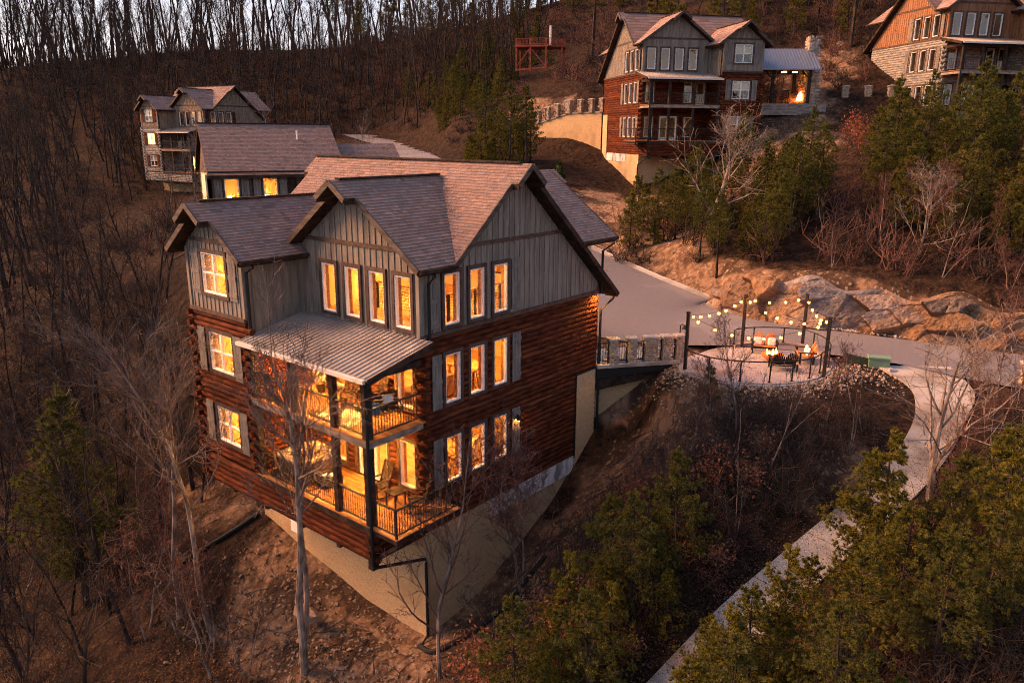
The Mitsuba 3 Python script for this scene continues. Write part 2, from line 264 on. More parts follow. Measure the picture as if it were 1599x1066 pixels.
gv, gf = sheet(axis(-24, 20, 0.32, -700, 500), axis(-10, 34, 0.32, -300, 600), ground)
d = mikit.ply((gv, gf), 'm_terrain', smooth=True, uv=np.column_stack([soilmask(gv[:, 0], gv[:, 1]), gv[:, 0] * 0]))
scene['ground'] = d; labels['ground'] = {'kind': 'structure', 'label': 'brown hillside of leaf litter and bare earth'}

def ribbon(S, lift, inset=0.0, lo=-1.0, hi=1.0, nw=9):
    """a strip along the path S, following its height, from lo to hi of its half width"""
    t = np.gradient(S[:, :2], axis=0); t /= np.linalg.norm(t, axis=1, keepdims=True)
    nrm = np.column_stack([-t[:, 1], t[:, 0]]); u = np.linspace(lo, hi, nw)
    v = np.array([[*(S[i, :2] + nrm[i] * S[i, 3] * a), S[i, 2] + lift] for i in range(len(S)) for a in u])
    i, j = np.meshgrid(np.arange(len(S) - 1), np.arange(nw - 1), indexing='ij')
    f = np.stack([i * nw + j, (i + 1) * nw + j, (i + 1) * nw + j + 1, i * nw + j + 1], -1).reshape(-1, 4)
    f = f[:, ::-1]
    return v, np.vstack([f[:, [0, 1, 2]], f[:, [0, 2, 3]]])
struct('road', ribbon(ROAD_S, 0.0), 'm_asphalt', 'grey asphalt road curving past the house and the terrace', smooth=True)
# the driveway of cast concrete, slab after slab
tt = np.gradient(PATH_S[:, :2], axis=0); tt /= np.linalg.norm(tt, axis=1, keepdims=True)
labels['path'] = {'kind': 'structure', 'label': 'pale concrete path running down through the pines'}
for k in range(0, len(PATH_S) - 1, 7):
    S = PATH_S[k:k + 8].copy()
    if len(S) < 2: break
    e = (S[1, :2] - S[0, :2]); S[0, :2] += 0.02 * e / np.linalg.norm(e)
    v, f = ribbon(S, 0.012 if k else 0.02, nw=5)
    m = MB(); m.add(v, f); low = v.copy(); low[:, 2] -= 0.12
    for side in (0, 4):                        # the slab's edges
        idx = np.arange(len(S)) * 5 + side
        q = np.vstack([v[idx], low[idx]]); n_ = len(S); i_ = np.arange(n_ - 1)
        m.add(q, np.stack([i_, i_ + 1, i_ + 1 + n_, i_ + n_], 1))
    put('path__slab', m, 'm_concrete')
# kerb and gutter of the far edge, and the apron by the house
def kerb(S, side, w, h):
    t = np.gradient(S[:, :2], axis=0); t /= np.linalg.norm(t, axis=1, keepdims=True); nrm = np.column_stack([-t[:, 1], t[:, 0]]) * side
    sec = [(0, -0.1), (0, 0.012), (w * 0.7, h * 0.35), (w, h), (w, -0.1)]
    v = np.array([[*(S[i, :2] + nrm[i] * (S[i, 3] + a)), S[i, 2] + b] for i in range(len(S)) for a, b in sec]); k = len(sec)
    i, j = np.meshgrid(np.arange(len(S) - 1), np.arange(k - 1), indexing='ij')
    return v, np.stack([i * k + j, (i + 1) * k + j, (i + 1) * k + j + 1, i * k + j + 1], -1).reshape(-1, 4)
struct('kerb', kerb(ROAD_S[62:130], -1, 0.42, 0.11), 'm_concrete', 'pale concrete gutter along the far edge of the road')
# ------------------------------------------------------------------ the log cabins (one plan, four houses)
X3 = np.array([1.0, 0, 0]); Y3 = np.array([0, 1.0, 0]); Z3 = np.array([0, 0, 1.0])
def frame(o, U, N): return (np.asarray(o, float), np.asarray(U, float), Z3, np.asarray(N, float))
FR_SIDE = frame((0, 0, 0), Y3, X3)               # u = y, the gable side
FR_FRONT = frame((0, 0, 0), X3, -Y3)             # u = x, wall behind the porch
FR_WING = frame((0, -2.35, 0), X3, -Y3)          # u = x, front of the wing
FR_WSIDE = frame((-6.31, 0, 0), Y3, X3)          # u = y, wing's side towards the porch
FR_LEFT = frame((-10.07, 0, 0), Y3, -X3)
FR_BACK = frame((0, 10.39, 0), X3, Y3)
def zmain(y): return 11.19 - 0.86 * abs(y - 4.8)
def zgab(x): return 10.70 - 0.72 * abs(x + 3.155)
def zwing(x): return 9.83 - 0.75 * abs(x + 8.19)
LOGP = 0.205
class Cabin:
    """parts of a cabin in its own coordinates: (key under the house, ply dict, material slot)"""
    def __init__(s, detail): s.detail, s.parts, s.cnt, s.join, s.stuff = detail, [], {}, {}, set()
    def key(s, k):
        if k not in s.cnt: s.cnt[k] = 0; return k
        s.cnt[k] += 1; return f'{k}_{s.cnt[k]:03d}'
    def put(s, k, mb, slot, piece=False, smooth=False, **more):
        if piece and not s.detail:
            s.join.setdefault((k, slot), []).append(mb.done()); return k
        k = s.key(k); s.parts.append((k, mikit.ply(mb.done(), None, smooth=smooth, color=mb.col()), slot, more)); return k
    def finish(s):
        for (k, slot), ms in s.join.items():
            mb = MB()
            for v, f in ms: mb.add(v, f)
            k = s.key(k); s.stuff.add(k)
            s.parts.append((k, mikit.ply(mb.done(), None), slot, {}))
    def place(s, name, mats, tw=None):
        for k, d, slot, more in s.parts:
            e = {**d, 'bsdf': {'type': 'ref', 'id': mats.get(slot, slot)}, **more}
            if tw is not None: e['to_world'] = tw
            scene[f'{name}__{k}'] = e
            if k in s.stuff: labels[f'{name}__{k}'] = {'kind': 'stuff'}
        for k in s.stuff_labels: labels[f'{name}__{k}'] = {'kind': 'stuff'}
    stuff_labels = ()

def openings_of(ws): return [sbox(*w) for w in ws]
def board_wall(c, key, fr, poly, holes, pitch=0.30, slot='board', phase=0.0):
    """board and batten: each board a slab, each batten a strip standing proud of the joint"""
    x0, y0, x1, y1 = poly.bounds; cut = poly.difference(unary_union(holes)) if holes else poly
    u = x0 + phase * pitch; i = 0
    while u < x1 - 1e-6:
        strip = cut.intersection(sbox(u + 0.004, y0, u + pitch - 0.004, y1))
        for g in getattr(strip, 'geoms', [strip]):
            if g.area > 0.004: c.put(key + '__board', MB().prism(g, fr, -0.10, -0.022), slot if i % 3 else slot + '_b', piece=True)
        if u > x0 + 0.05:
            bt = cut.intersection(sbox(u - 0.028, y0, u + 0.028, y1))
            for g in getattr(bt, 'geoms', [bt]):
                if g.area > 0.004: c.put(key + '__batten', MB().prism(g, fr, -0.022, 0.006), slot, piece=True)
        u += pitch; i += 1
def log_wall(c, key, fr, u0, u1, z0, z1, holes, ext=(0, 0), odd=0, slot='log'):
    """round logs one on the other; at a corner every second one runs on past the wall"""
    o, U, V, N = fr; n = int(round((z1 - z0) / LOGP)); P = (z1 - z0) / n; r = P * 0.56
    ns = 12 if c.detail else 8; a = np.arange(ns) * 2 * np.pi / ns + np.pi / ns
    for k in range(n):
        z = z0 + (k + 0.5) * P
        segs = [(u0 - (ext[0] if (k + odd) % 2 else -0.03 * (ext[0] > 0)), u1 + (ext[1] if (k + odd) % 2 else -0.03 * (ext[1] > 0)))]
        for h in holes:
            hb = h.bounds
            if hb[1] - 0.06 < z < hb[3] + 0.06:
                segs = [q for s in segs for q in ((s[0], min(s[1], hb[0])), (max(s[0], hb[2]), s[1])) if q[1] - q[0] > 0.06]
        for s0, s1 in segs:
            p = np.array([o + U * s0 + V * z - N * 0.06, o + U * s1 + V * z - N * 0.06])
            ring = r * (np.cos(a)[:, None] * N + np.sin(a)[:, None] * V)
            v = np.vstack([p[0] + ring, p[1] + ring]); i = np.arange(ns); j = (i + 1) % ns; m = np.arange(1, ns - 1)
            f = np.vstack([np.stack([i, j, j + ns], 1), np.stack([i, j + ns, i + ns], 1), np.stack([m * 0, m + 1, m], 1), np.stack([m * 0 + ns, m + ns, m + ns + 1], 1)])
            c.put(key + '__log', MB().add(v, f), slot + ('', '_b', '', '_c', '_b')[(k * 7 + int(s0 * 3)) % 5], piece=True, smooth=40 if c.detail else False)
def window(c, fr, w, style='tall', trim=0.12, pane='glass', blind=False, name='window'):
    u0, v0, u1, v1 = w; o, U, V, N = fr; fw = 0.055
    B = lambda mb, a, b, c_, d, e, f: mb.prism(sbox(a, b, c_, d), fr, e, f)
    fm = MB()
    fm.prism(sbox(u0, v0, u1, v1).difference(sbox(u0 + fw, v0 + fw, u1 - fw, v1 - fw)), fr, -0.10, 0.022)
    k = c.put(name, fm, 'white')
    c.put(k + '__trim', MB().prism(sbox(u0 - trim, v0 - trim, u1 + trim, v1 + trim * 1.1).difference(sbox(u0, v0, u1, v1)), fr, -0.10, 0.058), 'trim')
    if c.detail is True and name == 'window' and fr[0][2] == 0 and isinstance(c, Cabin):
        e = 0.025; c.put(k + '__jamb', MB().prism(sbox(u0 - e, v0 - e, u1 + e, v1 + e).difference(sbox(u0 + .03, v0 + .03, u1 - .03, v1 - .03)), fr, -0.262, -0.101), 'tan_wood')
    if style == 'double':
        g = MB(); um, vm = (u0 + u1) / 2, (v0 + v1) / 2
        g.prism(sbox(um - 0.045, v0 + fw, um + 0.045, v1 - fw), fr, -0.095, 0.016)
        c.put(k + '__mullion', g, 'white')
        g = MB()
        for a, b in ((u0 + fw, um - 0.045), (um + 0.045, u1 - fw)): g.prism(sbox(a, vm - 0.022, b, vm + 0.022), fr, -0.09, 0.010)
        c.put(k + '__meeting_rail', g, 'white')
    q = [(u0 + fw, v0 + fw), (u1 - fw, v0 + fw), (u1 - fw, v1 - fw), (u0 + fw, v1 - fw)]
    c.put(k + '__pane', MB().add([o + U * a + V * b - N * 0.05 for a, b in q], [[0, 1, 2, 3]]), pane)
    if blind:
        s = MB()
        for z in np.arange(v1 - fw - 0.04, v0 + fw + (0.04 if c.detail else (v1 - v0) * 0.45), -0.055 if c.detail else -0.11):
            s.prism(sbox(u0 + fw + 0.01, z - 0.02 if c.detail else z - 0.05, (u0 + (u1 - u0) * 0.32) if c.detail else u1 - fw - 0.01, z + 0.012 if c.detail else z + 0.05), fr, -0.095, -0.085)
        c.put(k + '__blind', s, 'blind')
    return k
def shutter(c, fr, u0, u1, v0, v1, off=0.0):
    m = MB(); n = 3; g = (u1 - u0) / n
    for i in range(n): m.prism(sbox(u0 + i * g + 0.008, v0, u0 + (i + 1) * g - 0.008, v1), fr, off + 0.012, off + 0.04)
    k = c.put('shutter', m, 'shutter')
    h = v1 - v0
    for t in (0.13, 0.5, 0.86): c.put(k + '__cross_board', MB().prism(sbox(u0 - 0.004, v0 + h * t - 0.075, u1 + 0.004, v0 + h * t + 0.075), fr, off + 0.04, off + 0.062), 'shutter')

# ---- roof
def slope(c, name, poly, zf, down, seed):
    """one roof plane: deck below, courses of shingles on top. poly in plan, zf(x, y) its height, down = unit downhill direction in plan"""
    poly = Polygon(poly); dn = np.array(down, float); al = np.array([-dn[1], dn[0]]); r = rng(seed)
    xy = np.array(poly.exterior.coords)[:-1]; o = xy[0]
    z0 = zf(*o); sl = zf(*(o - dn)) - z0; cs = 1 / math.hypot(1, sl)           # rise per metre uphill
    to3 = lambda q, h=0.0: np.column_stack([q, [zf(*p) + h for p in q]])
    m = trimesh.creation.extrude_polygon(poly, 1.0, engine='earcut'); v = m.vertices.copy(); top = v[:, 2] > 0.5
    zz = np.array([zf(*p) for p in v[:, :2]]); v[:, 2] = np.where(top, zz - 0.004, zz - 0.20)
    k = c.put(name, MB().add(v, m.faces), 'dark_wood')
    s_ = xy @ al; t_ = -(xy @ dn)                                                # t grows uphill (in plan)
    ex = (0.145 if c.detail else 0.42) * cs; tabs = MB(); nz = np.array([*(dn * sl), 1.0]) * cs
    base = np.array([0.205, 0.138, 0.120]); tones = np.array([0.74, 0.87, 0.95, 1.0, 1.05, 1.13, 1.25])
    rows = np.arange(t_.min(), t_.max(), ex)
    V, F, C = [], [], []; nv = 0
    for ri, t in enumerate(rows):
        s = s_.min() - r.random() * 0.5
        while s < s_.max():
            w = (r.choice([0.14, 0.19, 0.25, 0.31]) if c.detail else 0.9); lo = t - (r.random() * 0.012)
            rect = [(s, lo), (s + w - 0.004, lo), (s + w - 0.004, t + ex * 1.06), (s, t + ex * 1.06)]
            q = Polygon([(al * a - dn * b) for a, b in rect])
            s += w
            if not poly.intersects(q): continue
            if not poly.contains(q):
                q = poly.intersection(q).convex_hull
                if q.geom_type != 'Polygon' or q.area < 1e-4: continue
            p = np.array(q.exterior.coords)[:-1]
            if q.exterior.is_ccw is False: p = p[::-1]
            hh = np.clip(1 - (-(p @ dn) - t) / ex, 0, 1) * 0.020 + 0.003
            b3 = np.column_stack([p, [zf(*g) for g in p]]); t3 = b3 + hh[:, None] * nz; n = len(p); i = np.arange(n); j = (i + 1) % n; kf = np.arange(1, n - 1)
            F.append(np.vstack([np.stack([kf * 0, kf, kf + 1], 1), np.stack([i, i + n, j + n], 1), np.stack([i, j + n, j], 1)]) + nv)
            V.append(np.vstack([t3, b3])); nv += 2 * n
            tone = tones[min(6, int(abs(r.normal(3, 1.5))))] * (0.93 + 0.14 * r.random()); warm = 1 + 0.045 * r.normal()
            C.append(np.tile(base * tone * np.array([warm, 1, 2 - warm]), (2 * n, 1)))
    if V:
        tabs.add(np.vstack(V), np.vstack(F), np.vstack(C)); kk = c.put(k + '__shingles', tabs, 'shingle'); c.stuff_labels = (*c.stuff_labels, kk)
    return k
def fascia(c, pts, w=0.045, h=0.19, off=0.0, slot='fascia', key='roof_fascia'):
    pts = np.asarray(pts, float)
    for a, b in zip(pts[:-1], pts[1:]): 
        if np.linalg.norm(b - a) > 0.02: c.put(key, MB().bar(a - Z3 * (h / 2 - 0.02), b - Z3 * (h / 2 - 0.02), w, h), slot)

def build_cabin(detail, roof_seed=5):
    c = Cabin(detail)
    wy = [(1.09, 1.84), (2.34, 3.09), (3.60, 4.35)]; wz = [(6.01, 7.75), (3.27, 5.0), (0.33, 2.03)]
    side_w = [(a, z0, b, z1) for z0, z1 in wz for a, b in wy]
    tall = [(-4.98 + 1.277 * k, 6.01, -4.21 + 1.277 * k, 7.75) for k in range(4)]
    wing_w = [(-8.98, 6.5, -7.36, 7.99), (-8.95, 3.54, -7.34, 5.03), (-8.84, 0.70, -7.33, 2.12)]
    back_w = [(-4.70, 3.27, -3.93, 5.0), (-1.15, 3.27, -0.37, 5.0), (-4.85, 0.33, -4.08, 2.03), (-1.15, 0.33, -0.37, 2.03)]
    door_up, door_low = (-5.98, 3.02, -5.08, 5.08), (-3.46, 0.06, -1.78, 2.12)
    H = openings_of
    gr = 0.24
    # ---- walls above
    tops = [(y, zmain(y) - gr) for y in (1.25, 4.8, 10.39)]
    gable = Polygon([(0, 5.82), (10.39, 5.82), tops[2], tops[1], (1.25, tops[0][1]), (1.25, 8.2), (0, 8.2)])
    board_wall(c, 'gable_wall', FR_SIDE, gable, H(side_w[:3]))
    big = Polygon([(-6.31, 5.3), (0, 5.3), (0, zgab(0) - gr), (-3.155, 10.7 - gr), (-6.31, zgab(-6.31) - gr)])
    board_wall(c, 'front_gable_wall', FR_FRONT, big, H(tall), phase=0.15)
    wing = Polygon([(-10.07, 5.82), (-6.31, 5.82), (-6.31, zwing(-6.31) - gr), (-8.19, 9.83 - gr), (-10.07, zwing(-10.07) - gr)])
    board_wall(c, 'wing_wall', FR_WING, wing, H(wing_w[:1]), pitch=0.285)
    board_wall(c, 'wing_side_wall', FR_WSIDE, sbox(-2.28, 5.3, 0.0, 8.2), [])
    c.put('corner_board', MB().box(-6.40, -6.20, -0.10, 0.06, 5.3, 8.3), 'board')
    for nm, fr, a, b, z in (('gable_wall', FR_SIDE, 2.35, 7.75, 8.57), ('front_gable_wall', FR_FRONT, -5.9, -0.4, 8.57), ('wing_wall', FR_WING, -9.75, -6.6, 8.43)):
        c.put(nm + '__band', MB().prism(sbox(a, z - 0.07, b, z + 0.07), fr, -0.02, 0.03), 'trim')
    c.put('gable_wall__drip_board', MB().prism(sbox(0.02, 5.72, 10.36, 5.86), FR_SIDE, -0.02, 0.07), 'trim')
    c.put('wing_wall__drip_board', MB().prism(sbox(-10.05, 5.72, -6.33, 5.86), FR_WING, -0.02, 0.07), 'trim')
    for fr, u, z0, z1 in ((FR_SIDE, 0.06, 5.86, 8.15), (FR_FRONT, -0.06, 5.75, 8.15), (FR_WING, -9.99, 5.86, 8.1), (FR_WING, -6.39, 5.86, 8.1)):
        c.put('corner_board', MB().prism(sbox(u - 0.075, z0, u + 0.075, z1), fr, -0.09, 0.035), 'board')
    # ---- log walls
    log_wall(c, 'side_log_wall', FR_SIDE, 0.0, 10.3, -1.2, 5.72, H(side_w[3:]) + [sbox(8.86, -3, 10.6, 2.44)], ext=(0.24, 0), odd=0)
    log_wall(c, 'wing_log_wall', FR_WING, -10.07, -6.31, 0.0, 5.72, H(wing_w[1:]), ext=(0.22, 0.22), odd=1)
    log_wall(c, 'base_log_wall', FR_WING, -10.07, 0.05, -1.2, -0.12, [], ext=(0.2, 0.2), odd=1)
    log_wall(c, 'base_log_return', frame((0.05, 0, 0), Y3, X3), -2.35, -0.1, -1.2, -0.12, [], ext=(0.2, 0), odd=0)
    log_wall(c, 'porch_back_wall', FR_FRONT, -6.31, 0.0, 0.0, 5.3, H(back_w) + H([door_up, door_low]), ext=(0, 0.24), odd=1)
    log_wall(c, 'porch_side_wall', FR_WSIDE, -2.35, 0.0, 0.0, 5.2, [], ext=(0.2, 0), odd=0)
    log_wall(c, 'left_log_wall', FR_LEFT, -2.35, 10.3, -1.2, 5.72, [], ext=(0.22, 0), odd=0)
    board_wall(c, 'left_board_wall', FR_LEFT, sbox(-2.28, 5.72, 10.3, 8.1), [])
    log_wall(c, 'rear_log_wall', FR_BACK, -10.0, 0.0, -1.2, 6.0, [])
    # ---- windows, doors, shutters
    lit = 'glass'
    for i, w in enumerate(side_w): window(c, FR_SIDE, w, pane=lit)
    for w in tall: window(c, FR_FRONT, w, pane=lit)
    for w in wing_w: window(c, FR_WING, w, 'double', pane=lit, blind=True)
    for w in back_w: window(c, FR_FRONT, w, pane=lit)
    for z0, z1 in ((6.0, 7.85), (3.2, 5.1), (0.28, 2.12)):
        o_ = 0 if z0 > 5.5 else 0.06; shutter(c, FR_SIDE, 0.40, 0.86, z0, z1, o_); shutter(c, FR_SIDE, 4.58, 5.06, z0, z1, o_)
    for (a, z0, b, z1) in wing_w:
        o_ = 0 if z0 > 5.5 else 0.06; shutter(c, FR_WING, a - 0.66, a - 0.17, z0 - 0.1, z1 + 0.1, o_); shutter(c, FR_WING, b + 0.17, b + 0.66, z0 - 0.1, z1 + 0.1, o_)
    a, z0, b, z1 = door_up
    k = c.put('door', MB().prism(sbox(a, z0, b, z1).difference(sbox(a + 0.16, z0 + 1.0, b - 0.16, z1 - 0.16)), FR_FRONT, -0.09, -0.03), 'cream')
    c.put(k + '__pane', MB().prism(sbox(a + 0.16, z0 + 1.0, b - 0.16, z1 - 0.16), FR_FRONT, -0.066, -0.06), lit)
    c.put(k + '__panel', MB().prism(sbox(a + 0.18, z0 + 0.2, b - 0.18, z0 + 0.85), FR_FRONT, -0.03, -0.012), 'cream')
    c.put(k + '__frame', MB().prism(sbox(a - 0.12, z0, b + 0.12, z1 + 0.12).difference(sbox(a, z0 - 1, b, z1)), FR_FRONT, -0.1, 0.06), 'trim')
    c.put(k + '__handle', MB().tube([FR_FRONT[0] + X3 * (b - 0.1) - Y3 * (-0.03 + e) + Z3 * 4.05 for e in (0, 0.08)], 0.025), 'black')
    a, z0, b, z1 = door_low; m_ = (a + b) / 2
    for p, q in ((a, m_), (m_, b)):
        k = c.put('door', MB().prism(sbox(p + 0.01, z0, q - 0.01, z1).difference(sbox(p + 0.14, z0 + 0.22, q - 0.14, z1 - 0.14)), FR_FRONT, -0.09, -0.03), 'white')
        c.put(k + '__pane', MB().prism(sbox(p + 0.14, z0 + 0.22, q - 0.14, z1 - 0.14), FR_FRONT, -0.066, -0.06), lit)
    c.put('door_frame', MB().prism(sbox(a - 0.12, z0, b + 0.12, z1 + 0.12).difference(sbox(a, z0 - 1, b, z1)), FR_FRONT, -0.1, 0.06), 'trim')
    # ---- foundation
    c.put('foundation', MB().prism(sbox(-10.07, -8, 0, -1.2), FR_FRONT, -0.3, 0.0).prism(sbox(0.3, -8, 10.37, -1.21), FR_SIDE, -0.3, 0.004).prism(sbox(0.3, -8, 10.39, -1.2), FR_LEFT, -0.3, 0.0), 'stucco')
    c.put('foundation__side_panel', MB().prism(sbox(8.9, -3.0, 10.32, 2.40), FR_SIDE, -0.1, 0.05), 'stucco')
    c.put('foundation__side_panel__edge', MB().prism(sbox(8.82, -1.3, 8.9, 2.46), FR_SIDE, -0.1, 0.07).prism(sbox(8.9, 2.40, 10.32, 2.47), FR_SIDE, -0.1, 0.07), 'black')
    c.put('foundation__whitewashed_strip', MB().prism(sbox(3.4, -1.95, 8.82, -1.22), FR_SIDE, 0.0, 0.05), 'whitewash')
    c.put('foundation__vent', MB().prism(sbox(-8.1, -3.95, -7.4, -3.25), FR_FRONT, 0.0, 0.03), 'white')
    c.put('cantilever_floor', MB().box(-10.0, 0.0, -2.3, 0, -1.28, -1.2), 'dark_wood')
    for x in (-8.5, -6.3, -4.1, -2.0): c.put('cantilever_beam', MB().box(x - 0.09, x + 0.09, -2.2, -0.02, -1.5, -1.28), 'dark_wood')
    # ---- porch: decks, posts, rails, metal roof
    for z, y0, nm in ((3.02, -2.42, 'upper_deck'), (0.06, -2.42, 'lower_deck')):
        k = c.put(nm, MB().box(-6.25, 0.12, y0, -0.1, z - 0.2, z - 0.035), 'dark_wood')
        m = MB()
        for x in np.arange(-6.28, 0.12, 0.145): m.box(x, x + 0.137, y0 - 0.03, -0.06, z - 0.035, z)
        c.put(k + '__boards', m, 'deck'); c.stuff_labels = (*c.stuff_labels, k + '__boards')
        c.put(k + '__rim_board', MB().box(-6.28, 0.13, y0 - 0.015, y0 + 0.03, z - 0.27, z - 0.045).box(0.09, 0.135, y0 + 0.03, -0.1, z - 0.27, z - 0.045), 'weathered' if z > 1 else 'dark_wood')
    for x in (-6.15, -3.87, -1.68): c.put('porch_post', MB().box(x - 0.10, x + 0.10, -2.40, -2.20, 0.06, 4.86), 'dark_wood')
    c.put('porch_post', MB().box(-0.16, 0.08, -2.42, -2.18, -1.5, 4.86), 'dark_wood')
    c.put('porch_beam', MB().box(-6.3, 0.2, -2.42, -2.2, 4.86, 5.08), 'dark_wood')
    c.put('porch_beam', MB().box(-0.12, 0.08, -2.2, -0.05, 4.9, 5.1), 'dark_wood')
    def rail(p, q, z):
        p, q = np.array([*p, 0.0]), np.array([*q, 0.0]); L = np.linalg.norm(q - p); e = (q - p) / L
        k = c.put('porch_rail', MB().bar(p + Z3 * (z + 0.97), q + Z3 * (z + 0.97), 0.06, 0.045).bar(p + Z3 * (z + 0.12), q + Z3 * (z + 0.12), 0.045, 0.035), 'black')
        m = MB()
        for t in np.arange(0.11, L - 0.05, 0.115 if detail else 0.23): m.bar(p + e * t + Z3 * (z + 0.13), p + e * t + Z3 * (z + 0.95), 0.018, 0.018, up=e)
        c.put(k + '__balusters', m, 'black'); c.stuff_labels = (*c.stuff_labels, k + '__balusters')
    for z in (3.02, 0.06):
        for a, b in ((-6.1, -3.97), (-3.77, -1.78), (-1.58, -0.17)): rail((a, -2.34), (b, -2.34), z)
    rail((0.05, -2.15), (0.05, -0.2), 3.02)
    # side landing of the lower deck and its rail
    k = c.put('side_landing', MB().box(0.14, 1.26, -2.42, 0.4, -0.14, 0.02), 'dark_wood')
    m = MB()
    for y in np.arange(-2.44, 0.4, 0.145): m.box(0.13, 1.28, y, y + 0.137, 0.02, 0.055)
    c.put(k + '__boards', m, 'deck'); c.stuff_labels = (*c.stuff_labels, k + '__boards')
    rail((0.12, -2.38), (1.22, -2.38), 0.06); rail((1.22, -2.36), (1.22, 0.35), 0.06)
    c.put('side_landing__post', MB().box(1.19, 1.25, -2.41, -2.35, -0.1, 1.06), 'black')
    c.put('landing_brace', MB().bar((0.1, -2.2, -1.1), (1.2, -2.2, -0.2), 0.12, 0.12).bar((1.1, -2.2, -0.16), (1.1, -0.1, -0.16), 0.1, 0.1), 'dark_wood')
    # metal roof over the porch
    zr = lambda y: 5.78 + 0.22 * y
    rv = [(x, y, zr(y) + h) for h in (0, -0.07) for x, y in ((-6.29, -2.74), (0.58, -2.74), (0.58, 0.0), (-6.29, 0.0))]
    k = c.put('porch_roof', MB().add(rv, [[0, 1, 2, 3], [7, 6, 5, 4], [0, 4, 5, 1], [1, 5, 6, 2], [2, 6, 7, 3], [3, 7, 4, 0]]), 'metal_roof')
    m = MB()
    for x in np.arange(-6.2, 0.55, 0.229): m.bar((x, -2.75, zr(-2.75) + 0.016), (x, 0.0, zr(0) + 0.016), 0.035, 0.034)
    c.put(k + '__ribs', m, 'metal_roof'); c.stuff_labels = (*c.stuff_labels, k + '__ribs')
    c.put(k + '__gutter', MB().box(-6.3, 0.5, -2.86, -2.75, 5.04, 5.16), 'gutter')
    c.put(k + '__edge_board', MB().bar((0.60, -2.74, zr(-2.74) - 0.09), (0.60, -0.0, zr(0) - 0.09), 0.05, 0.2), 'dark_wood')
    # ---- the roofs
    up = 0.75 / 0.86                             # half length of the prow at each apex, in plan
    rk, pr = 0.45, 0.75                          # overhang of rake and of prow
    XL, XLp = -10.95, -11.35
    slope(c, 'main_roof_front', [(-3.155, 4.23), (rk, 1.24), (rk, 4.05), (pr, 4.05), (pr, 4.8), (XLp, 4.8), (XLp, 4.05), (XL, 4.05), (XL, 0.9), (-10.63, 1.10), (-8.19, 3.22), (-6.32, 1.58)], lambda x, y: 11.19 - 0.86 * (4.8 - y), (0, -1), roof_seed)
    slope(c, 'main_roof_back', [(XLp, 4.8), (pr, 4.8), (pr, 5.55), (rk, 5.55), (rk, 8.4), (-3.155, 5.4), (-6.76, 8.4), (XL, 11.22), (XL, 5.55), (XLp, 5.55)][:1] + [(pr, 4.8), (pr, 5.55), (rk, 5.55), (rk, 11.22), (XL, 11.22), (XL, 5.55), (XLp, 5.55)], lambda x, y: 11.19 - 0.86 * (y - 4.8), (0, 1), roof_seed + 1)
    cx = -3.155; R = cx + 3.605
    slope(c, 'front_gable_roof_right', [(cx, -0.9), (cx + 0.75, -0.9), (cx + 0.75, -0.45), (R, -0.45), (R, 1.24), (cx, 4.23)], lambda x, y: 10.7 - 0.72 * (x - cx), (1, 0), roof_seed + 2)
    slope(c, 'front_gable_roof_left', [(cx, -0.9), (cx, 4.23), (-6.32, 1.58), (-6.32, -0.1), (-6.72, -0.1), (-6.72, -0.45), (cx - 0.75, -0.45), (cx - 0.75, -0.9)], lambda x, y: 10.7 - 0.72 * (cx - x), (-1, 0), roof_seed + 3)
    slope(c, 'rear_gable_roof_right', [(cx, 11.3), (cx, 5.37), (R, 8.36), (R, 10.95), (cx + 0.75, 10.95), (cx + 0.75, 11.3)], lambda x, y: 10.7 - 0.72 * (x - cx), (1, 0), roof_seed + 6)
    wx = -8.19
    slope(c, 'wing_roof_right', [(wx, -3.2), (wx + 0.8, -3.2), (wx + 0.8, -2.8), (-5.75, -2.8), (-5.75, -0.02), (-6.32, -0.02), (-6.32, 1.58), (wx, 3.22)], lambda x, y: 9.83 - 0.75 * (x - wx), (1, 0), roof_seed + 4)
    slope(c, 'wing_roof_left', [(wx, -3.2), (wx, 3.22), (-10.63, 1.10), (-10.63, -2.8), (wx - 0.8, -2.8), (wx - 0.8, -3.2)], lambda x, y: 9.83 - 0.75 * (wx - x), (-1, 0), roof_seed + 5)
    P = lambda x, y, f: (x, y, f + 0.015)
    e = 0.024
    fascia(c, [P(pr + e, 4.05, zmain(4.05)), P(pr + e, 4.8, 11.19), P(pr + e, 5.55, zmain(5.55))])
    fascia(c, [P(rk + e, 1.22, zmain(1.22)), P(rk + e, 4.05, zmain(4.05))]); fascia(c, [P(rk + e, 5.55, zmain(5.55)), P(rk + e, 11.24, zmain(11.24))], slot='dark_wood')
    fascia(c, [P(cx - .75, -.9 - e, zgab(cx - .75)), P(cx, -.9 - e, 10.7), P(cx + .75, -.9 - e, zgab(cx + .75))])
    fascia(c, [P(cx + .75, -.45 - e, zgab(cx + .75)), P(R, -.45 - e, zgab(R))]); fascia(c, [P(-6.74, -.45 - e, zgab(-6.74)), P(cx - .75, -.45 - e, zgab(cx - .75))])
    fascia(c, [P(wx - .8, -3.2 - e, zwing(wx - .8)), P(wx, -3.2 - e, 9.83), P(wx + .8, -3.2 - e, zwing(wx + .8))])
    fascia(c, [P(wx + .8, -2.8 - e, zwing(wx + .8)), P(-5.75, -2.8 - e, zwing(-5.75))]); fascia(c, [P(-10.63, -2.8 - e, zwing(-10.63)), P(wx - .8, -2.8 - e, zwing(wx - .8))])
    fascia(c, [P(R, 10.95 + e, zgab(R)), P(cx, 10.95 + e, 10.7)])
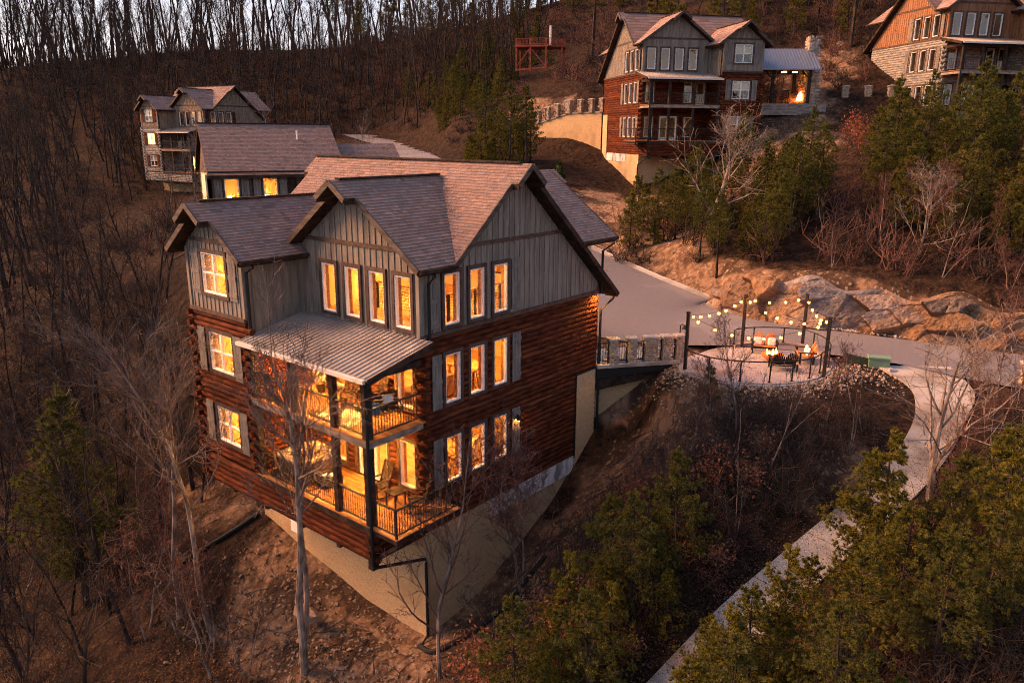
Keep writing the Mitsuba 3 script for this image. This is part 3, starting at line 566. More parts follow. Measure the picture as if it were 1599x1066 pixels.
    for a, b, z in (((R + .06, -.45), (R + .06, 1.24), zgab(R)), ((-5.69, -2.8), (-5.69, -0.02), zwing(-5.75)), ((R + .06, 8.36), (R + .06, 10.95), zgab(R)), ((-10.69, -2.8), (-10.69, 1.0), zwing(-10.63))):
        c.put('gutter', MB().bar((*a, z - 0.06), (*b, z - 0.06), 0.12, 0.11), 'dark_wood' if z > 8.05 or a[0] < -5 else 'orange')
    c.put('gutter', MB().bar((-10.9, 11.28, zmain(11.22) - 0.06), (rk, 11.28, zmain(11.22) - 0.06), 0.12, 0.11), 'dark_wood')
    for a, b in (((XLp, 4.8, 11.23), (0.25, 4.8, 11.23)), ((cx, -0.55, 10.74), (cx, 4.1, 10.74)), ((wx, -2.7, 9.87), (wx, 3.1, 9.87))):
        c.put('ridge_cap', MB().bar(a, b, 0.24, 0.06), 'dark_wood')
    for p in ([(R + .06, .2, 8.0), (R + .06, .2, 7.85), (.12, .3, 7.55), (.12, .3, 5.5)], [(-5.69, -2.3, 7.9), (-5.72, -2.3, 7.75), (-6.22, -2.25, 7.5), (-6.22, -2.25, 5.4)],
              [(.3, 11.2, 5.55), (.3, 11.1, 5.4), (.1, 10.48, 5.0), (.1, 10.48, -3)], [(R + .05, 10.7, 8.0), (R + .05, 10.7, 7.85), (.1, 10.48, 7.5), (.1, 10.48, 5.6)],
              [(.18, -2.5, 5.0), (.18, -2.5, 4.8), (.14, -2.47, 4.5), (.14, -2.47, -1.25), (.12, -2.3, -1.4), (.08, -0.1, -2.1), (.06, -0.06, -2.3), (.06, -0.06, -5.2), (.1, -.6, -5.5)]):
        c.put('downspout', MB().tube(p, 0.055, 6), 'black' if len(p) > 4 or p[0][1] > 5 else 'gutter' if False else 'black')
    if not detail:
        for z in (0.0, 2.9, 5.75): c.put('floor', MB().box(-9.9, -0.25, 0.25, 10.0, z - .1, z).box(-9.9, -6.5, -2.1, 0.2, z - .1, z), 'floor_in')
        c.put('partition', MB().box(-9.9, -0.25, 5.0, 5.1, -0.9, 9.5), 'plaster')
    c.finish()
    return c
# ------------------------------------------------------------------ the near house
main_cabin = build_cabin(True)
MATS_MAIN = dict(log='m_log_red', log_b='m_log_red_b', log_c='m_log_red_c', tan_wood='m_tan_wood', board='m_board', board_b='m_board_b', trim='m_trim', dark_wood='m_dark_wood', white='m_white', glass='m_glass',
                 shutter='m_shutter', shingle='m_shingle', fascia='m_fascia', stucco='m_stucco', black='m_black', whitewash='m_whitewash', cream='m_cream', deck='m_deck',
                 weathered='m_weathered', metal_roof='m_metal_roof', gutter='m_gutter', orange='m_orange', blind='m_blind', floor_in='m_floor_in', plaster='m_plaster')
main_cabin.place('log_cabin', MATS_MAIN)
labels['log_cabin'] = {'label': 'large nearest log cabin with lit windows, two lit porches and a metal porch roof', 'category': 'house'}
labels['log_cabin__foundation'] = {'label': 'tan stucco foundation wall'}
labels['log_cabin__porch_roof'] = {'label': 'ribbed metal roof over the porch'}

# rooms behind the windows: lining, floors, ceilings, partitions
def lining(fr, poly, holes): return MB().prism(poly.difference(unary_union(holes)), fr, -0.26, -0.235)
wy = [(1.09, 1.84), (2.34, 3.09), (3.60, 4.35)]; wz = [(6.01, 7.75), (3.27, 5.0), (0.33, 2.03)]
H_ = [sbox(a, z0, b, z1) for z0, z1 in wz for a, b in wy]
put('log_cabin__room_lining', lining(FR_SIDE, sbox(0.24, 0.0, 10.1, 8.0), H_), 'm_plaster')
H_ = [sbox(-4.98 + 1.277 * k, 6.01, -4.21 + 1.277 * k, 7.75) for k in range(4)] + [sbox(*q) for q in ((-4.70, 3.27, -3.93, 5.0), (-1.15, 3.27, -0.37, 5.0), (-4.85, 0.33, -4.08, 2.03), (-1.15, 0.33, -0.37, 2.03), (-5.82, 4.02, -5.24, 4.92), (-3.32, 0.28, -2.76, 1.98), (-2.48, 0.28, -1.92, 1.98))]
put('log_cabin__room_lining', lining(FR_FRONT, sbox(-6.2, 0.0, -0.235, 8.0), H_), 'm_plaster')
H_ = [sbox(*q) for q in ((-8.98, 6.5, -7.36, 7.99), (-8.95, 3.54, -7.34, 5.03), (-8.84, 0.70, -7.33, 2.12))]
put('log_cabin__room_lining', lining(FR_WING, sbox(-9.85, 0.0, -6.5, 8.2), H_), 'm_plaster')
for z, t in ((0.0, 0.06), (3.0, 0.2), (5.78, 0.2)):
    put('log_cabin__floor', MB().box(-9.85, -0.235, 0.24, 10.1, z - t, z).box(-9.85, -6.5, -2.1, 0.235, z - t, z), 'm_floor_in')
for z in (2.72, 5.50, 8.02):
    put('log_cabin__ceiling', MB().box(-9.85, -0.235, 0.24, 10.1, z, z + 0.04).box(-9.85, -6.5, -2.1, 0.235, z, z + 0.04), 'm_plaster')
for z0, z1 in ((0, 2.72), (3.0, 5.5), (5.78, 8.02)):
    put('log_cabin__partition', MB().box(-6.36, -6.26, 0.24, 10.1, z0, z1), 'm_plaster')
    put('log_cabin__partition', MB().box(-6.2, -0.24, 7.4, 7.5, z0, z1), 'm_plaster')
    put('log_cabin__partition', MB().box(-9.84, -6.4, 1.6, 1.7, z0, z1).box(-6.52, -6.5, -2.1, 0.2, z0, z1), 'm_plaster')
    put('log_cabin__partition', MB().box(-9.88, -9.85, -2.1, 1.6, z0, z1), 'm_plaster')
def ceiling_lamp(x, y, z, k, s=0.3, key='log_cabin__ceiling_lamp'):
    m = MB().add([(x - s, y - s, z), (x - s, y + s, z), (x + s, y + s, z), (x + s, y - s, z)], [[0, 1, 2, 3]])
    kk = put(key, m, 'm_white', **lamp(k))
    put(kk + '__housing', MB().box(x - s - 0.03, x + s + 0.03, y - s - 0.03, y + s + 0.03, z + 0.004, z + 0.03), 'm_white')
for x, y, z, k in ((-4.6, 3.0, 7.98, 1.2), (-1.6, 3.6, 7.98, 0.9), (-4.6, 3.0, 5.46, 0.7), (-1.5, 3.9, 5.46, 1.25), (-4.2, 3.0, 2.68, 1.1), (-1.5, 2.4, 2.68, 0.8), (-8.2, -0.3, 7.98, 1.1), (-8.2, -0.3, 5.46, 1.2), (-8.2, -0.3, 2.68, 1.3)):
    ceiling_lamp(x, y, z, k * K_ROOM)
for x, y, z, k in ((-4.9, -1.2, 4.98, 0.9), (-1.9, -1.2, 5.0, 0.9), (-4.6, -1.2, 2.70, 0.55), (-1.7, -1.2, 2.70, 0.75)):
    ceiling_lamp(x, y, z, k * K_PORCH, 0.13, 'log_cabin__porch_lamp')
put('log_cabin__porch_ceiling', MB().box(-6.2, 0.05, -2.3, -0.15, 5.05, 5.09), 'm_tan_wood')
# lamp under the rear eaves, wall lantern by the lower windows
ceiling_lamp(0.30, 10.15, 5.70, 130.0, 0.09, 'log_cabin__eave_lamp')
k = put('log_cabin__wall_lantern', MB().box(0.06, 0.12, 4.75, 4.9, 1.75, 1.85).bar((0.1, 4.82, 1.82), (0.22, 4.82, 1.86), 0.03, 0.03).tube([(0.22, 4.82, 1.86), (0.22, 4.82, 1.66)], [0.03, 0.1], 8), 'm_black')
m = trimesh.creation.icosphere(subdivisions=1, radius=0.045); m.apply_translation((0.22, 4.82, 1.64))
put(k + '__bulb', MB().mesh(m), 'm_white', **lamp(30.0, (1.0, 0.36, 0.06)))
# ------------------------------------------------------------------ terrace, bridge, rocks
def hull_rock(r, c, size, rot=None):
    """one broken stone: the hull of a few random points"""
    p = r.normal(size=(14, 3)); p /= np.linalg.norm(p, axis=1, keepdims=True); p *= (0.75 + 0.35 * r.random((14, 1)))
    p *= np.array(size)
    q = trimesh.transformations.random_rotation_matrix(r.random(3))[:3, :3] if rot is None else rot; p = p @ q.T
    m = trimesh.convex.convex_hull(p + np.asarray(c, float)); return m.vertices, m.faces
def stones_on(mb, r, c, w, d, h, size=0.13):
    """rough stones laid round a pillar of w x d x h standing at c"""
    x, y, z = c
    for zz in np.arange(size * 0.45, h, size * 0.8):
        for s_, L, fx in ((-1, w, 0), (1, w, 0), (-1, d, 1), (1, d, 1)):
            t = -L / 2 + r.random() * 0.05
            while t < L / 2:
                a = size * (0.8 + 0.8 * r.random()); q = (x + t + a / 2, y + s_ * d / 2) if not fx else (x + s_ * w / 2, y + t + a / 2)
                tone = np.array([0.30, 0.235, 0.19]) * (0.6 + 0.8 * r.random()) * np.array([1, 1, 0.9 + 0.25 * r.random()])
                mb.add(*hull_rock(r, (q[0], q[1], z + zz), (a * 0.62 if not fx else 0.05, 0.05 if not fx else a * 0.62, size * 0.5), rot=np.eye(3)), tone)
                t += a * 0.95
def stone_pillar(key, x, y, z, w, d, h, deg, label, group=None, seed=1, cap=True):
    r = rng(seed); key = uniq(key); tw = pose(x, y, z, deg); k0 = key + '__'
    put(k0 + 'core', MB().box(-w / 2, w / 2, -d / 2, d / 2, 0, h), 'm_stucco', to_world=tw)
    m = MB(); stones_on(m, r, (0, 0, 0), w, d, h, 0.14); put(k0 + 'stones', m, 'm_stone', to_world=tw); labels[k0 + 'stones'] = {'kind': 'stuff'}
    if cap:
        e = 0.07; m = MB().box(-w / 2 - e, w / 2 + e, -d / 2 - e, d / 2 + e, h, h + 0.07)
        b = np.array([(-1, -1), (1, -1), (1, 1), (-1, 1)]) * np.array([w / 2 + e, d / 2 + e]); m.add([*[(p[0], p[1], h + 0.071) for p in b], (0, 0, h + 0.13)], [[0, 1, 4], [1, 2, 4], [2, 3, 4], [3, 0, 4]])
        put(k0 + 'cap', m, 'm_concrete', to_world=tw)
    tag(key, label, 'pillar', group); return key
def fence(key, p, q, label, h=1.0, group=None, gap=0.11, cat='railing', slope_ok=True):
    """steel railing from p to q (ends at ground level, 3D)"""
    p, q = np.asarray(p, float), np.asarray(q, float); key = uniq(key); L = np.linalg.norm((q - p)[:2]); e = (q - p) / L
    put(key + '__top_rail', MB().bar(p + Z3 * h, q + Z3 * h, 0.05, 0.04), 'm_black'); put(key + '__bottom_rail', MB().bar(p + Z3 * 0.1, q + Z3 * 0.1, 0.04, 0.035), 'm_black')
    m = MB()
    for t in np.arange(gap, L, gap): m.bar(p + e * t + Z3 * 0.1, p + e * t + Z3 * h, 0.018, 0.018, up=(1, 0.3, 0))
    put(key + '__balusters', m, 'm_black'); labels[key + '__balusters'] = {'kind': 'stuff'}
    for a in (p, q): put(key + '__post', MB().bar(a, a + Z3 * (h + 0.03), 0.06, 0.06, up=(1, 0.2, 0)), 'm_black')
    tag(key, label, cat, group); return key

# ---- the bridge to the house
BA, BB = np.array([0.10, 10.32]), np.array([2.45, 13.35]); bd = (BB - BA) / np.linalg.norm(BB - BA); bn = np.array([bd[1], -bd[0]])
BL = np.linalg.norm(BB - BA); bang = math.degrees(math.atan2(bd[1], bd[0]))
FR_BR = (np.array([*BA, 0.0]), np.array([*bd, 0.0]), Z3, np.array([*bn, 0.0]))
m = MB().prism(sbox(0, 2.42, BL, 2.58), FR_BR, -2.4, 0.14); put('entry_bridge__deck', m, 'm_concrete')
put('entry_bridge__beam', MB().prism(Polygon([(0, 1.93), (BL, 2.2), (BL, 2.419), (0, 2.419)]), FR_BR, -0.3, 0.06), 'm_black')
put('entry_bridge__beam', MB().prism(Polygon([(0, 1.35), (BL * 0.62, 1.75), (BL, 2.0), (BL, 2.19), (0, 1.92)]), FR_BR, -0.5, -0.1), 'm_dark_wood')
put('entry_bridge__retaining_wall', MB().prism(sbox(0.0, -4.0, BL + 0.4, 1.9), FR_BR, -0.9, -0.55), 'm_stucco')
tag('entry_bridge', 'short concrete bridge with dark beams joining the nearest cabin to the parking place', 'bridge')
for i, (t, w, lab) in enumerate(((0.75, 0.34, 'stone pillar on the entry bridge closest to the cabin wall'), (1.62, 0.36, 'second stone pillar on the entry bridge from the cabin wall'), (2.5, 0.58, 'wide middle stone pillar on the entry bridge'), (3.22, 0.36, 'fourth stone pillar on the entry bridge from the cabin wall'), (3.86, 0.36, 'stone pillar carrying the lantern at the terrace end of the entry bridge'))):
    c = BA + bd * t - bn * 0.12; stone_pillar('stone_pillar', c[0], c[1], 2.582, w, 0.34, 1.05, bang, lab, 'stone pillars of the entry bridge', 20 + i)
for a, b, lab in ((0.08, 0.55, 'short black railing between cabin wall and first bridge pillar'), (0.95, 1.41, 'black railing between first and second bridge pillar'), (1.83, 2.18, 'black railing between second and wide bridge pillar'), (2.82, 3.01, 'black railing between wide and fourth bridge pillar'), (3.43, 3.65, 'black railing between fourth and lantern bridge pillar')):
    p, q = BA + bd * a - bn * 0.1, BA + bd * b - bn * 0.1
    fence('bridge_railing', (*p, 2.582), (*q, 2.582), lab, 0.9, 'railings of the entry bridge')
c = BA + bd * 3.86 - bn * 0.12
put('path_lantern__post', MB().tube([(c[0], c[1], 3.76), (c[0], c[1], 4.1)], 0.025, 6), 'm_black')
put('path_lantern__arm', MB().tube([(c[0], c[1], 4.1), (c[0] + .08, c[1] + .06, 4.16), (c[0] + .16, c[1] + .12, 4.1)], 0.02, 6), 'm_black')
put('path_lantern__shade', MB().tube([(c[0] + .16, c[1] + .12, 4.12), (c[0] + .16, c[1] + .12, 3.95)], [0.03, 0.14], 10), 'm_black')
tag('path_lantern', 'small black gooseneck lantern, unlit, on top of the bridge end pillar', 'lantern')

# ---- the terrace
an = np.linspace(-np.pi, np.pi, 73)[:-1]; PAT = np.column_stack([PATIO_C[0] + patio_r(an) * np.cos(an), PATIO_C[1] + patio_r(an) * np.sin(an)])
FLAT = (np.zeros(3), X3, Y3, Z3)
PP = Polygon(PAT).buffer(0.25).buffer(-0.25)
struct('terrace', MB().prism(PP, FLAT, 2.05, PATIO_Z), 'm_concrete', 'round pale concrete terrace beside the road')
put('terrace__rim', MB().prism(PP.buffer(0.14).difference(PP.buffer(0.0)), FLAT, 2.0, PATIO_Z - 0.05), 'm_concrete')
back = [a for a in np.radians(np.arange(38, 142, 4))]
arc = lambda a, dr_: np.array([PATIO_C[0] + (patio_r(a) - dr_) * np.cos(a), PATIO_C[1] + (patio_r(a) - dr_) * np.sin(a)])
bw = Polygon([*[arc(a, 0.02) for a in back], *[arc(a, 0.32) for a in back[::-1]]])
put('terrace__low_wall', MB().prism(bw, FLAT, PATIO_Z - 0.1, PATIO_Z + 0.14), 'm_weathered')
key = 'terrace_railing'
ra = np.radians(np.arange(-128, 139, 6)); hz = lambda a: PATIO_Z + (0.14 if np.radians(38) < a < np.radians(141) else 0)
put(key + '__top_rail', MB().tube([(*arc(a, 0.16), PATIO_Z + 0.86) for a in ra], 0.028, 6), 'm_black')
for dg in (-128, -105, -83, -60, -38, -16, 8, 30, 52, 74, 96, 118, 138):
    a = math.radians(dg); p = arc(a, 0.16); put(key + '__post', MB().box(p[0] - 0.025, p[0] + 0.025, p[1] - 0.025, p[1] + 0.025, hz(a), PATIO_Z + 0.86).box(p[0] - 0.06, p[0] + 0.06, p[1] - 0.06, p[1] + 0.06, hz(a), hz(a) + 0.02), 'm_black')
tag(key, 'dark railing curving round the terrace', 'railing')
POLES = [(3.22, 12.42, 2.3, 'tall dark lamp pole at the bridge end of the terrace'), (3.56, 17.54, 2.5, 'tall dark lamp pole behind the facing orange bench'), (5.7, 19.6, 2.4, 'tall dark lamp pole at the road side of the terrace'), (8.1, 15.36, 2.2, 'tall dark lamp pole at the right front of the terrace')]
POLE_TOP = []
for x, y, z, lab in POLES:
    k = uniq('lamp_pole'); put(k + '__post', MB().box(x - 0.06, x + 0.06, y - 0.06, y + 0.06, z - 0.4, 4.98), 'm_black'); put(k + '__cap', MB().box(x - 0.08, x + 0.08, y - 0.08, y + 0.08, 4.98, 5.02), 'm_black')
    tag(k, lab, 'pole', 'poles of the string lights'); POLE_TOP.append(np.array([x, y, 4.93]))
r = rng(77)
for i, j, n, sag, lab in ((0, 1, 7, 0.30, 'lit bulb string along the road edge of the terrace'), (1, 2, 4, 0.22, 'lit bulb string between the two poles by the road'), (2, 3, 5, 0.35, 'lit bulb string from the road pole to the right front pole'), (0, 3, 8, 0.85, 'lowest lit bulb string sagging across the front of the terrace'), (1, 3, 6, 0.5, 'lit bulb string crossing the middle of the terrace')):
    k = uniq('string_light'); a, b = POLE_TOP[i], POLE_TOP[j]; t = np.linspace(0, 1, 15)
    P_ = a + (b - a) * t[:, None] - Z3 * (sag * 4 * t * (1 - t))[:, None]
    put(k + '__cable', MB().tube(P_, 0.008, 4), 'm_black')
    for q in range(n):
        tq = (q + 0.35 + 0.3 * r.random()) / n; c = a + (b - a) * tq - Z3 * (sag * 4 * tq * (1 - tq) + 0.10)
        s = trimesh.creation.icosphere(subdivisions=1, radius=0.06); s.apply_translation(c)
        kb = put(k + '__bulb', MB().mesh(s), 'm_white', **lamp(K_BULB * (0.7 + 0.6 * r.random()), (1.0, 0.21, 0.006), 0.3))
        put(kb + '__socket', MB().tube([c + Z3 * 0.04, c + Z3 * 0.1], 0.022, 5), 'm_black')
    tag(k, lab, 'string lights', 'string lights over the terrace')
# fire bowl
FX, FY = 5.55, 16.2
prof = [(0.20, 0.0), (0.42, 0.16), (0.48, 0.30), (0.44, 0.32), (0.36, 0.22), (0.05, 0.18)]
m = trimesh.creation.revolve(prof, sections=20); m.apply_translation((FX, FY, PATIO_Z)); put('fire_bowl__bowl', MB().mesh(m), 'm_orange')
m = MB()
for q in range(16): m.add(*hull_rock(r, (FX + r.normal() * .15, FY + r.normal() * .15, PATIO_Z + .24), (.07, .07, .05)), (0.05, 0.045, 0.04))
put('fire_bowl__lava_rock', m, 'm_stone')
for q in range(7):
    a_, d_ = r.random() * 6.28, 0.24 * r.random(); x, y = FX + d_ * math.cos(a_), FY + d_ * math.sin(a_); h = 0.16 + 0.16 * r.random()
    m = MB().tube([(x, y, PATIO_Z + .26), (x + .02, y, PATIO_Z + .26 + h * .35), (x - .02, y + .02, PATIO_Z + .26 + h * .7), (x + .01, y, PATIO_Z + .26 + h)], [0.035, 0.055, 0.03, 0.003], 6)
    put('fire_bowl__flame', m, 'm_orange', **lamp(K_FIRE * (.6 + .6 * r.random()), (1.0, 0.30, 0.03), 0.4))
tag('fire_bowl', 'round fire bowl with flames in the middle of the terrace', 'fire pit')
def cushion(key, c, w, h, t, deg, tilt, label, group, m='m_cloth_white'):
    s = trimesh.creation.icosphere(subdivisions=3); v = s.vertices; p = 0.35
    v = np.sign(v) * np.abs(v) ** np.array([p, 1.0, p]); v = v / np.array([1.0, 1.0, 1.0]); s.vertices = v * np.array([w / 2, t / 2, h / 2])
    k = put(key, (s.vertices, s.faces), m, smooth=True, to_world=T4().translate(list(map(float, c))).rotate([0, 0, 1], deg).rotate([1, 0, 0], tilt)); tag(k, label, 'cushion', group)
def double_bench(x, y, z, deg, s, seat, frame_m, label, cushions=()):
    """two-seat slatted garden bench with two fan-shaped backs"""
    k = uniq('garden_bench'); tw = pose(x, y, z, deg, s)
    for sx in (-0.62, 0.62):
        for yy, hh in ((-0.40, 0.58), (0.25, 0.36)): put(k + '__leg', MB().box(sx - 0.035, sx + 0.035, yy - 0.05, yy + 0.05, 0, hh), frame_m, to_world=tw)
        put(k + '__arm', MB().box(sx - 0.08, sx + 0.08, -0.52, 0.35, 0.58, 0.61), frame_m, to_world=tw)
    for q in range(5): yy = -0.42 + q * 0.135; zz = 0.40 - q * 0.022; put(k + '__seat_slat', MB().box(-0.58, 0.58, yy - 0.06, yy + 0.06, zz - 0.012, zz + 0.012), seat, to_world=tw)
    put(k + '__apron', MB().box(-0.6, 0.6, -0.50, -0.47, 0.28, 0.41), seat if frame_m != 'm_black' else frame_m, to_world=tw)
    for cxx in (-0.30, 0.30):
        for q in range(-3, 4):
            b, t = np.array([cxx + q * 0.075, 0.16, 0.34]), np.array([cxx + q * 0.083, 0.42, 0.98 - 0.020 * q * q])
            put(k + '__back_slat', MB().bar(b, t, 0.066, 0.022, up=(0, 1, 0.1)), seat, to_world=tw)
    put(k + '__back_brace', MB().box(-0.62, 0.62, 0.34, 0.38, 0.55, 0.62).box(-0.62, 0.62, 0.30, 0.34, 0.26, 0.32), frame_m, to_world=tw)
    tag(k, label, 'bench', 'garden benches round the fire bowl')
    T_ = np.array(tw.matrix, float)
    for (cx_, lab) in cushions:
        c = (T_ @ np.array([cx_, 0.02, 0.58, 1]))[:3]; cushion('cushion', c, 0.42 * s, 0.42 * s, 0.13 * s, deg, -16, lab, 'white cushions on the terrace benches')
double_bench(4.72, 17.35, PATIO_Z, 25, 0.86, 'm_orange', 'm_black', 'orange two-seat garden bench facing the camera behind the fire bowl', ((-0.36, 'white cushion at the left end of the facing orange bench'), (0.36, 'white cushion at the right end of the facing orange bench')))
double_bench(6.75, 17.1, PATIO_Z, -62, 0.86, 'm_orange', 'm_black', 'orange two-seat garden bench turned sideways right of the fire bowl', ((-0.3, 'tilted white cushion on the near seat of the sideways orange bench'), (0.32, 'white cushion on the far seat of the sideways orange bench')))
double_bench(6.45, 15.15, PATIO_Z, -150, 0.86, 'm_dark_wood', 'm_black', 'dark two-seat garden bench seen from behind in front of the fire bowl')
# transformer box, screen wall and boulder beside the road
tw = pose(9.35, 18.75, 2.22, 22)
put('utility_box__body', MB().box(-0.42, 0.42, -0.3, 0.3, 0, 0.56), 'm_green', to_world=tw); put('utility_box__lid', MB().prism(Polygon([(-0.33, 0.56), (0.33, 0.56), (0.33, 0.60), (0.0, 0.68), (-0.33, 0.64)]), (np.zeros(3), Y3, Z3, X3), -0.45, 0.45), 'm_green', to_world=tw)
put('utility_box__base', MB().box(-0.5, 0.5, -0.38, 0.38, -0.4, 0.0), 'm_concrete', to_world=tw); tag('utility_box', 'pale green utility box on a concrete base beside the road', 'utility box')
tw = pose(8.55, 18.3, 2.05, 24)
for q in range(6): put('screen_fence__board', MB().box(-0.52 + q * 0.175, -0.36 + q * 0.175, -0.03, 0.03, 0.12, 0.86 - 0.03 * q), 'm_dark_green', to_world=tw)
put('screen_fence__base', MB().box(-0.55, 0.6, -0.1, 0.1, -0.4, 0.12), 'm_concrete', to_world=tw); tag('screen_fence', 'dark green screen of boards on a concrete footing left of the utility box', 'fence')
r = rng(11)
def rock_thing(key, c, size, tone, label, seed, group=None):
    r_ = rng(seed); m = MB().add(*hull_rock(r_, c, size, rot=np.eye(3)), tone); k = put(key, m, 'm_stone'); tag(k, label, 'boulder', group)
rock_thing('boulder', (10.2, 18.35, 2.38), (0.46, 0.36, 0.26), (0.27, 0.25, 0.25), 'grey boulder just right of the green utility box', 5)
rock_thing('boulder', (9.6, 16.7, 2.2), (0.40, 0.26, 0.16), (0.36, 0.20, 0.11), 'orange-brown flat boulder below the utility box', 6)
rock_thing('boulder', (8.2, 12.4, 1.95), (0.18, 0.14, 0.12), (0.42, 0.34, 0.27), 'pale small boulder among the stones below the terrace', 7)
rock_thing('boulder', (-4.0, -2.2, -5.0), (0.9, 0.45, 0.30), (0.23, 0.15, 0.10), 'long brown boulder at the foot of the tan foundation', 8)
# loose stones round the terrace: nobody could count them
r = rng(31); spots = []
for q in range(1500):
    a = math.radians(-140 + 185 * r.random()); d_ = 0.15 + abs(r.normal()) * 0.55
    x, y = PATIO_C[0] + (patio_r(a) + d_) * math.cos(a), PATIO_C[1] + (patio_r(a) + d_) * math.sin(a)
    if r.random() < 0.22: x, y = 9.1 + r.normal() * .9, 17.2 + r.normal() * .9
    if Point(x, y).within(PP) or ((np.array([x, y]) - BA) @ bn < 0.2 and (np.array([x, y]) - BA) @ bd < BL): continue
    spots.append((x, y))
spots = np.array(spots); m = MB()
for (x, y), z in zip(spots, ground(spots[:, 0], spots[:, 1])):
    s = 0.035 + 0.075 * r.random() ** 2.2; m.add(*hull_rock(r, (x, y, z + s * 0.25), (s, s * .85, s * .6)), np.array([0.36, 0.275, 0.205]) * (0.45 + 0.8 * r.random()))
k = put('loose_stones', m, 'm_stone'); labels[k] = {'kind': 'stuff', 'label': 'loose pale stones spread round the terrace', 'category': 'stones'}
r = rng(33); m = MB(); kk = 0
for q in range(900):                             # gravel strip behind the gutter, and stones at the foot of the rock face
    i = r.integers(40, 128); S = ROAD_S[i]; t = ROAD_S[i + 1, :2] - ROAD_S[i - 1, :2]; t /= np.linalg.norm(t); nn = -np.array([-t[1], t[0]])
    p = S[:2] + nn * (S[3] + (0.5 + abs(r.normal()) * 0.5 if i > 60 else 0.05 + abs(r.normal()) * 0.2)) + t * r.random()
    s = 0.03 + 0.06 * r.random() ** 2; z = S[2]
    m.add(*hull_rock(r, (p[0], p[1], z + 0.06), (s, s, s * .8)), np.array([0.40, 0.35, 0.31]) * (0.5 + 0.7 * r.random()))
k = put('gravel_strip', m, 'm_stone'); labels[k] = {'kind': 'stuff', 'label': 'strip of pale gravel along the far edge of the road', 'category': 'gravel'}
# the cut rock face above the road: broken blocks lying in tilted beds, every block a piece
r = rng(8); far = ROAD_S[:, :2] + np.column_stack([np.gradient(ROAD_S[:, 1]), -np.gradient(ROAD_S[:, 0])]) / np.hypot(np.gradient(ROAD_S[:, 0]), np.gradient(ROAD_S[:, 1]))[:, None] * (ROAD_S[:, 3:4] + 0.45) * 1.0
far = far[::-1]; FX_ = np.linspace(-1.5, 19.5, 60); i0 = np.argsort(far[:, 0]); FY_ = np.interp(FX_, far[i0, 0], far[i0, 1]); FZ_ = np.interp(FX_, ROAD_S[::-1, 0][np.argsort(ROAD_S[::-1, 0])], ROAD_S[::-1, 2][np.argsort(ROAD_S[::-1, 0])])
def rock_top(x): return 0.75 + 1.9 * np.exp(-((x - 3.8) / 4.6) ** 2) + 1.5 * np.exp(-((x - 11.5) / 4.0) ** 2) + 0.25 * np.sin(x * 1.9)
def on_face(x, t, out):                          # x along the road, t up the face in metres, out of the face
    y0, z0 = np.interp(x, FX_, FY_), np.interp(x, FX_, FZ_); return np.array([x - 0.15 * out, y0 + 0.50 * t - 0.85 * out, z0 - 0.1 + 0.86 * t + 0.5 * out])
from scipy.spatial import cKDTree
A_ = np.array([[1.0, -0.50], [0.50, 0.55]]); seeds = np.column_stack([r.uniform(-5, 24, 520), r.uniform(-14, 14, 520)]) @ A_.T
seeds = seeds[(seeds[:, 0] > -2.5) & (seeds[:, 0] < 21) & (seeds[:, 1] > -1) & (seeds[:, 1] < 4.8)]; Ai = np.linalg.inv(A_).T; tree_ = cKDTree(seeds @ Ai)
nx_, nt_ = 310, 66; gx_, gt_ = np.meshgrid(np.linspace(-1.4, 19.3, nx_), np.linspace(0, 1, nt_), indexing='ij'); gx_, gt_ = gx_.ravel(), gt_.ravel(); tt_ = -0.25 + gt_ * (rock_top(gx_) + .25)
P2 = np.column_stack([gx_, tt_]); P2w = P2 + 0.22 * (np.column_stack([meshkit.fbm(np.column_stack([P2 * 1.3, P2[:, :1] * 0 + s_]), 3, 4) for s_ in (1.5, 7.5)]) - .5); dist_, idx_ = tree_.query(P2w @ Ai, k=2)
edge_ = dist_[:, 1] - dist_[:, 0]; cell_ = idx_[:, 0]; n_c = len(seeds); big_ = np.column_stack([r.uniform(-3, 21, 26), r.uniform(-1, 4.5, 26)]); bt_ = cKDTree(big_ @ np.diag([.6, 1.0])); bp_ = .75 * r.random(26) ** 1.3; own_ = bt_.query((seeds + .25 * r.normal(size=seeds.shape)) @ np.diag([.6, 1.0]))[1]; bs_ = r.normal(size=(26, 2)) * .16; pr_ = bp_[own_] + 0.16 * r.random(n_c) + np.einsum('ij,ij->i', seeds - big_[own_], bs_[own_]); tl_ = bs_[own_] + r.normal(size=(n_c, 2)) * np.array([.12, .18]); rel_ = P2 - seeds[cell_]
out_ = pr_[cell_] + np.einsum('ij,ij->i', rel_, tl_[cell_]) - 0.16 * (.2 + .8 * r.random(n_c))[cell_] * np.exp(-edge_ / .04) + 0.22 * (meshkit.fbm(np.column_stack([P2 * 2.2, P2[:, :1] * 0]), 4, 6) - .5) + .10 * (meshkit.fbm(np.column_stack([P2 * 9, P2[:, :1] * 0]), 3, 7) - .5)
out_ = np.clip(out_, -.3, 1.1) * np.clip((1.02 - gt_) / .16, 0.12, 1)
VV_ = np.array([on_face(x, t, o) for x, t, o in zip(gx_, tt_, out_)])
gr_ = np.clip(np.exp(-((gx_ - 6.5) / 3.2) ** 2) * .62 + 1.5 * (meshkit.fbm(np.column_stack([P2 * .8, P2[:, :1] * 0 + 3]), 3, 8) - .5) + .45 * r.normal(size=26)[own_][cell_], 0, 1)[:, None]
CC_ = (np.array([.185, .160, .150]) * gr_ + np.array([.255, .140, .072]) * (1 - gr_)) * ((.55 + .5 * r.random(26))[own_] * (.85 + .3 * r.random(n_c)))[cell_][:, None] * (.55 + .9 * meshkit.fbm(np.column_stack([P2 * 5, P2[:, :1] * 0]), 3, 11))[:, None]
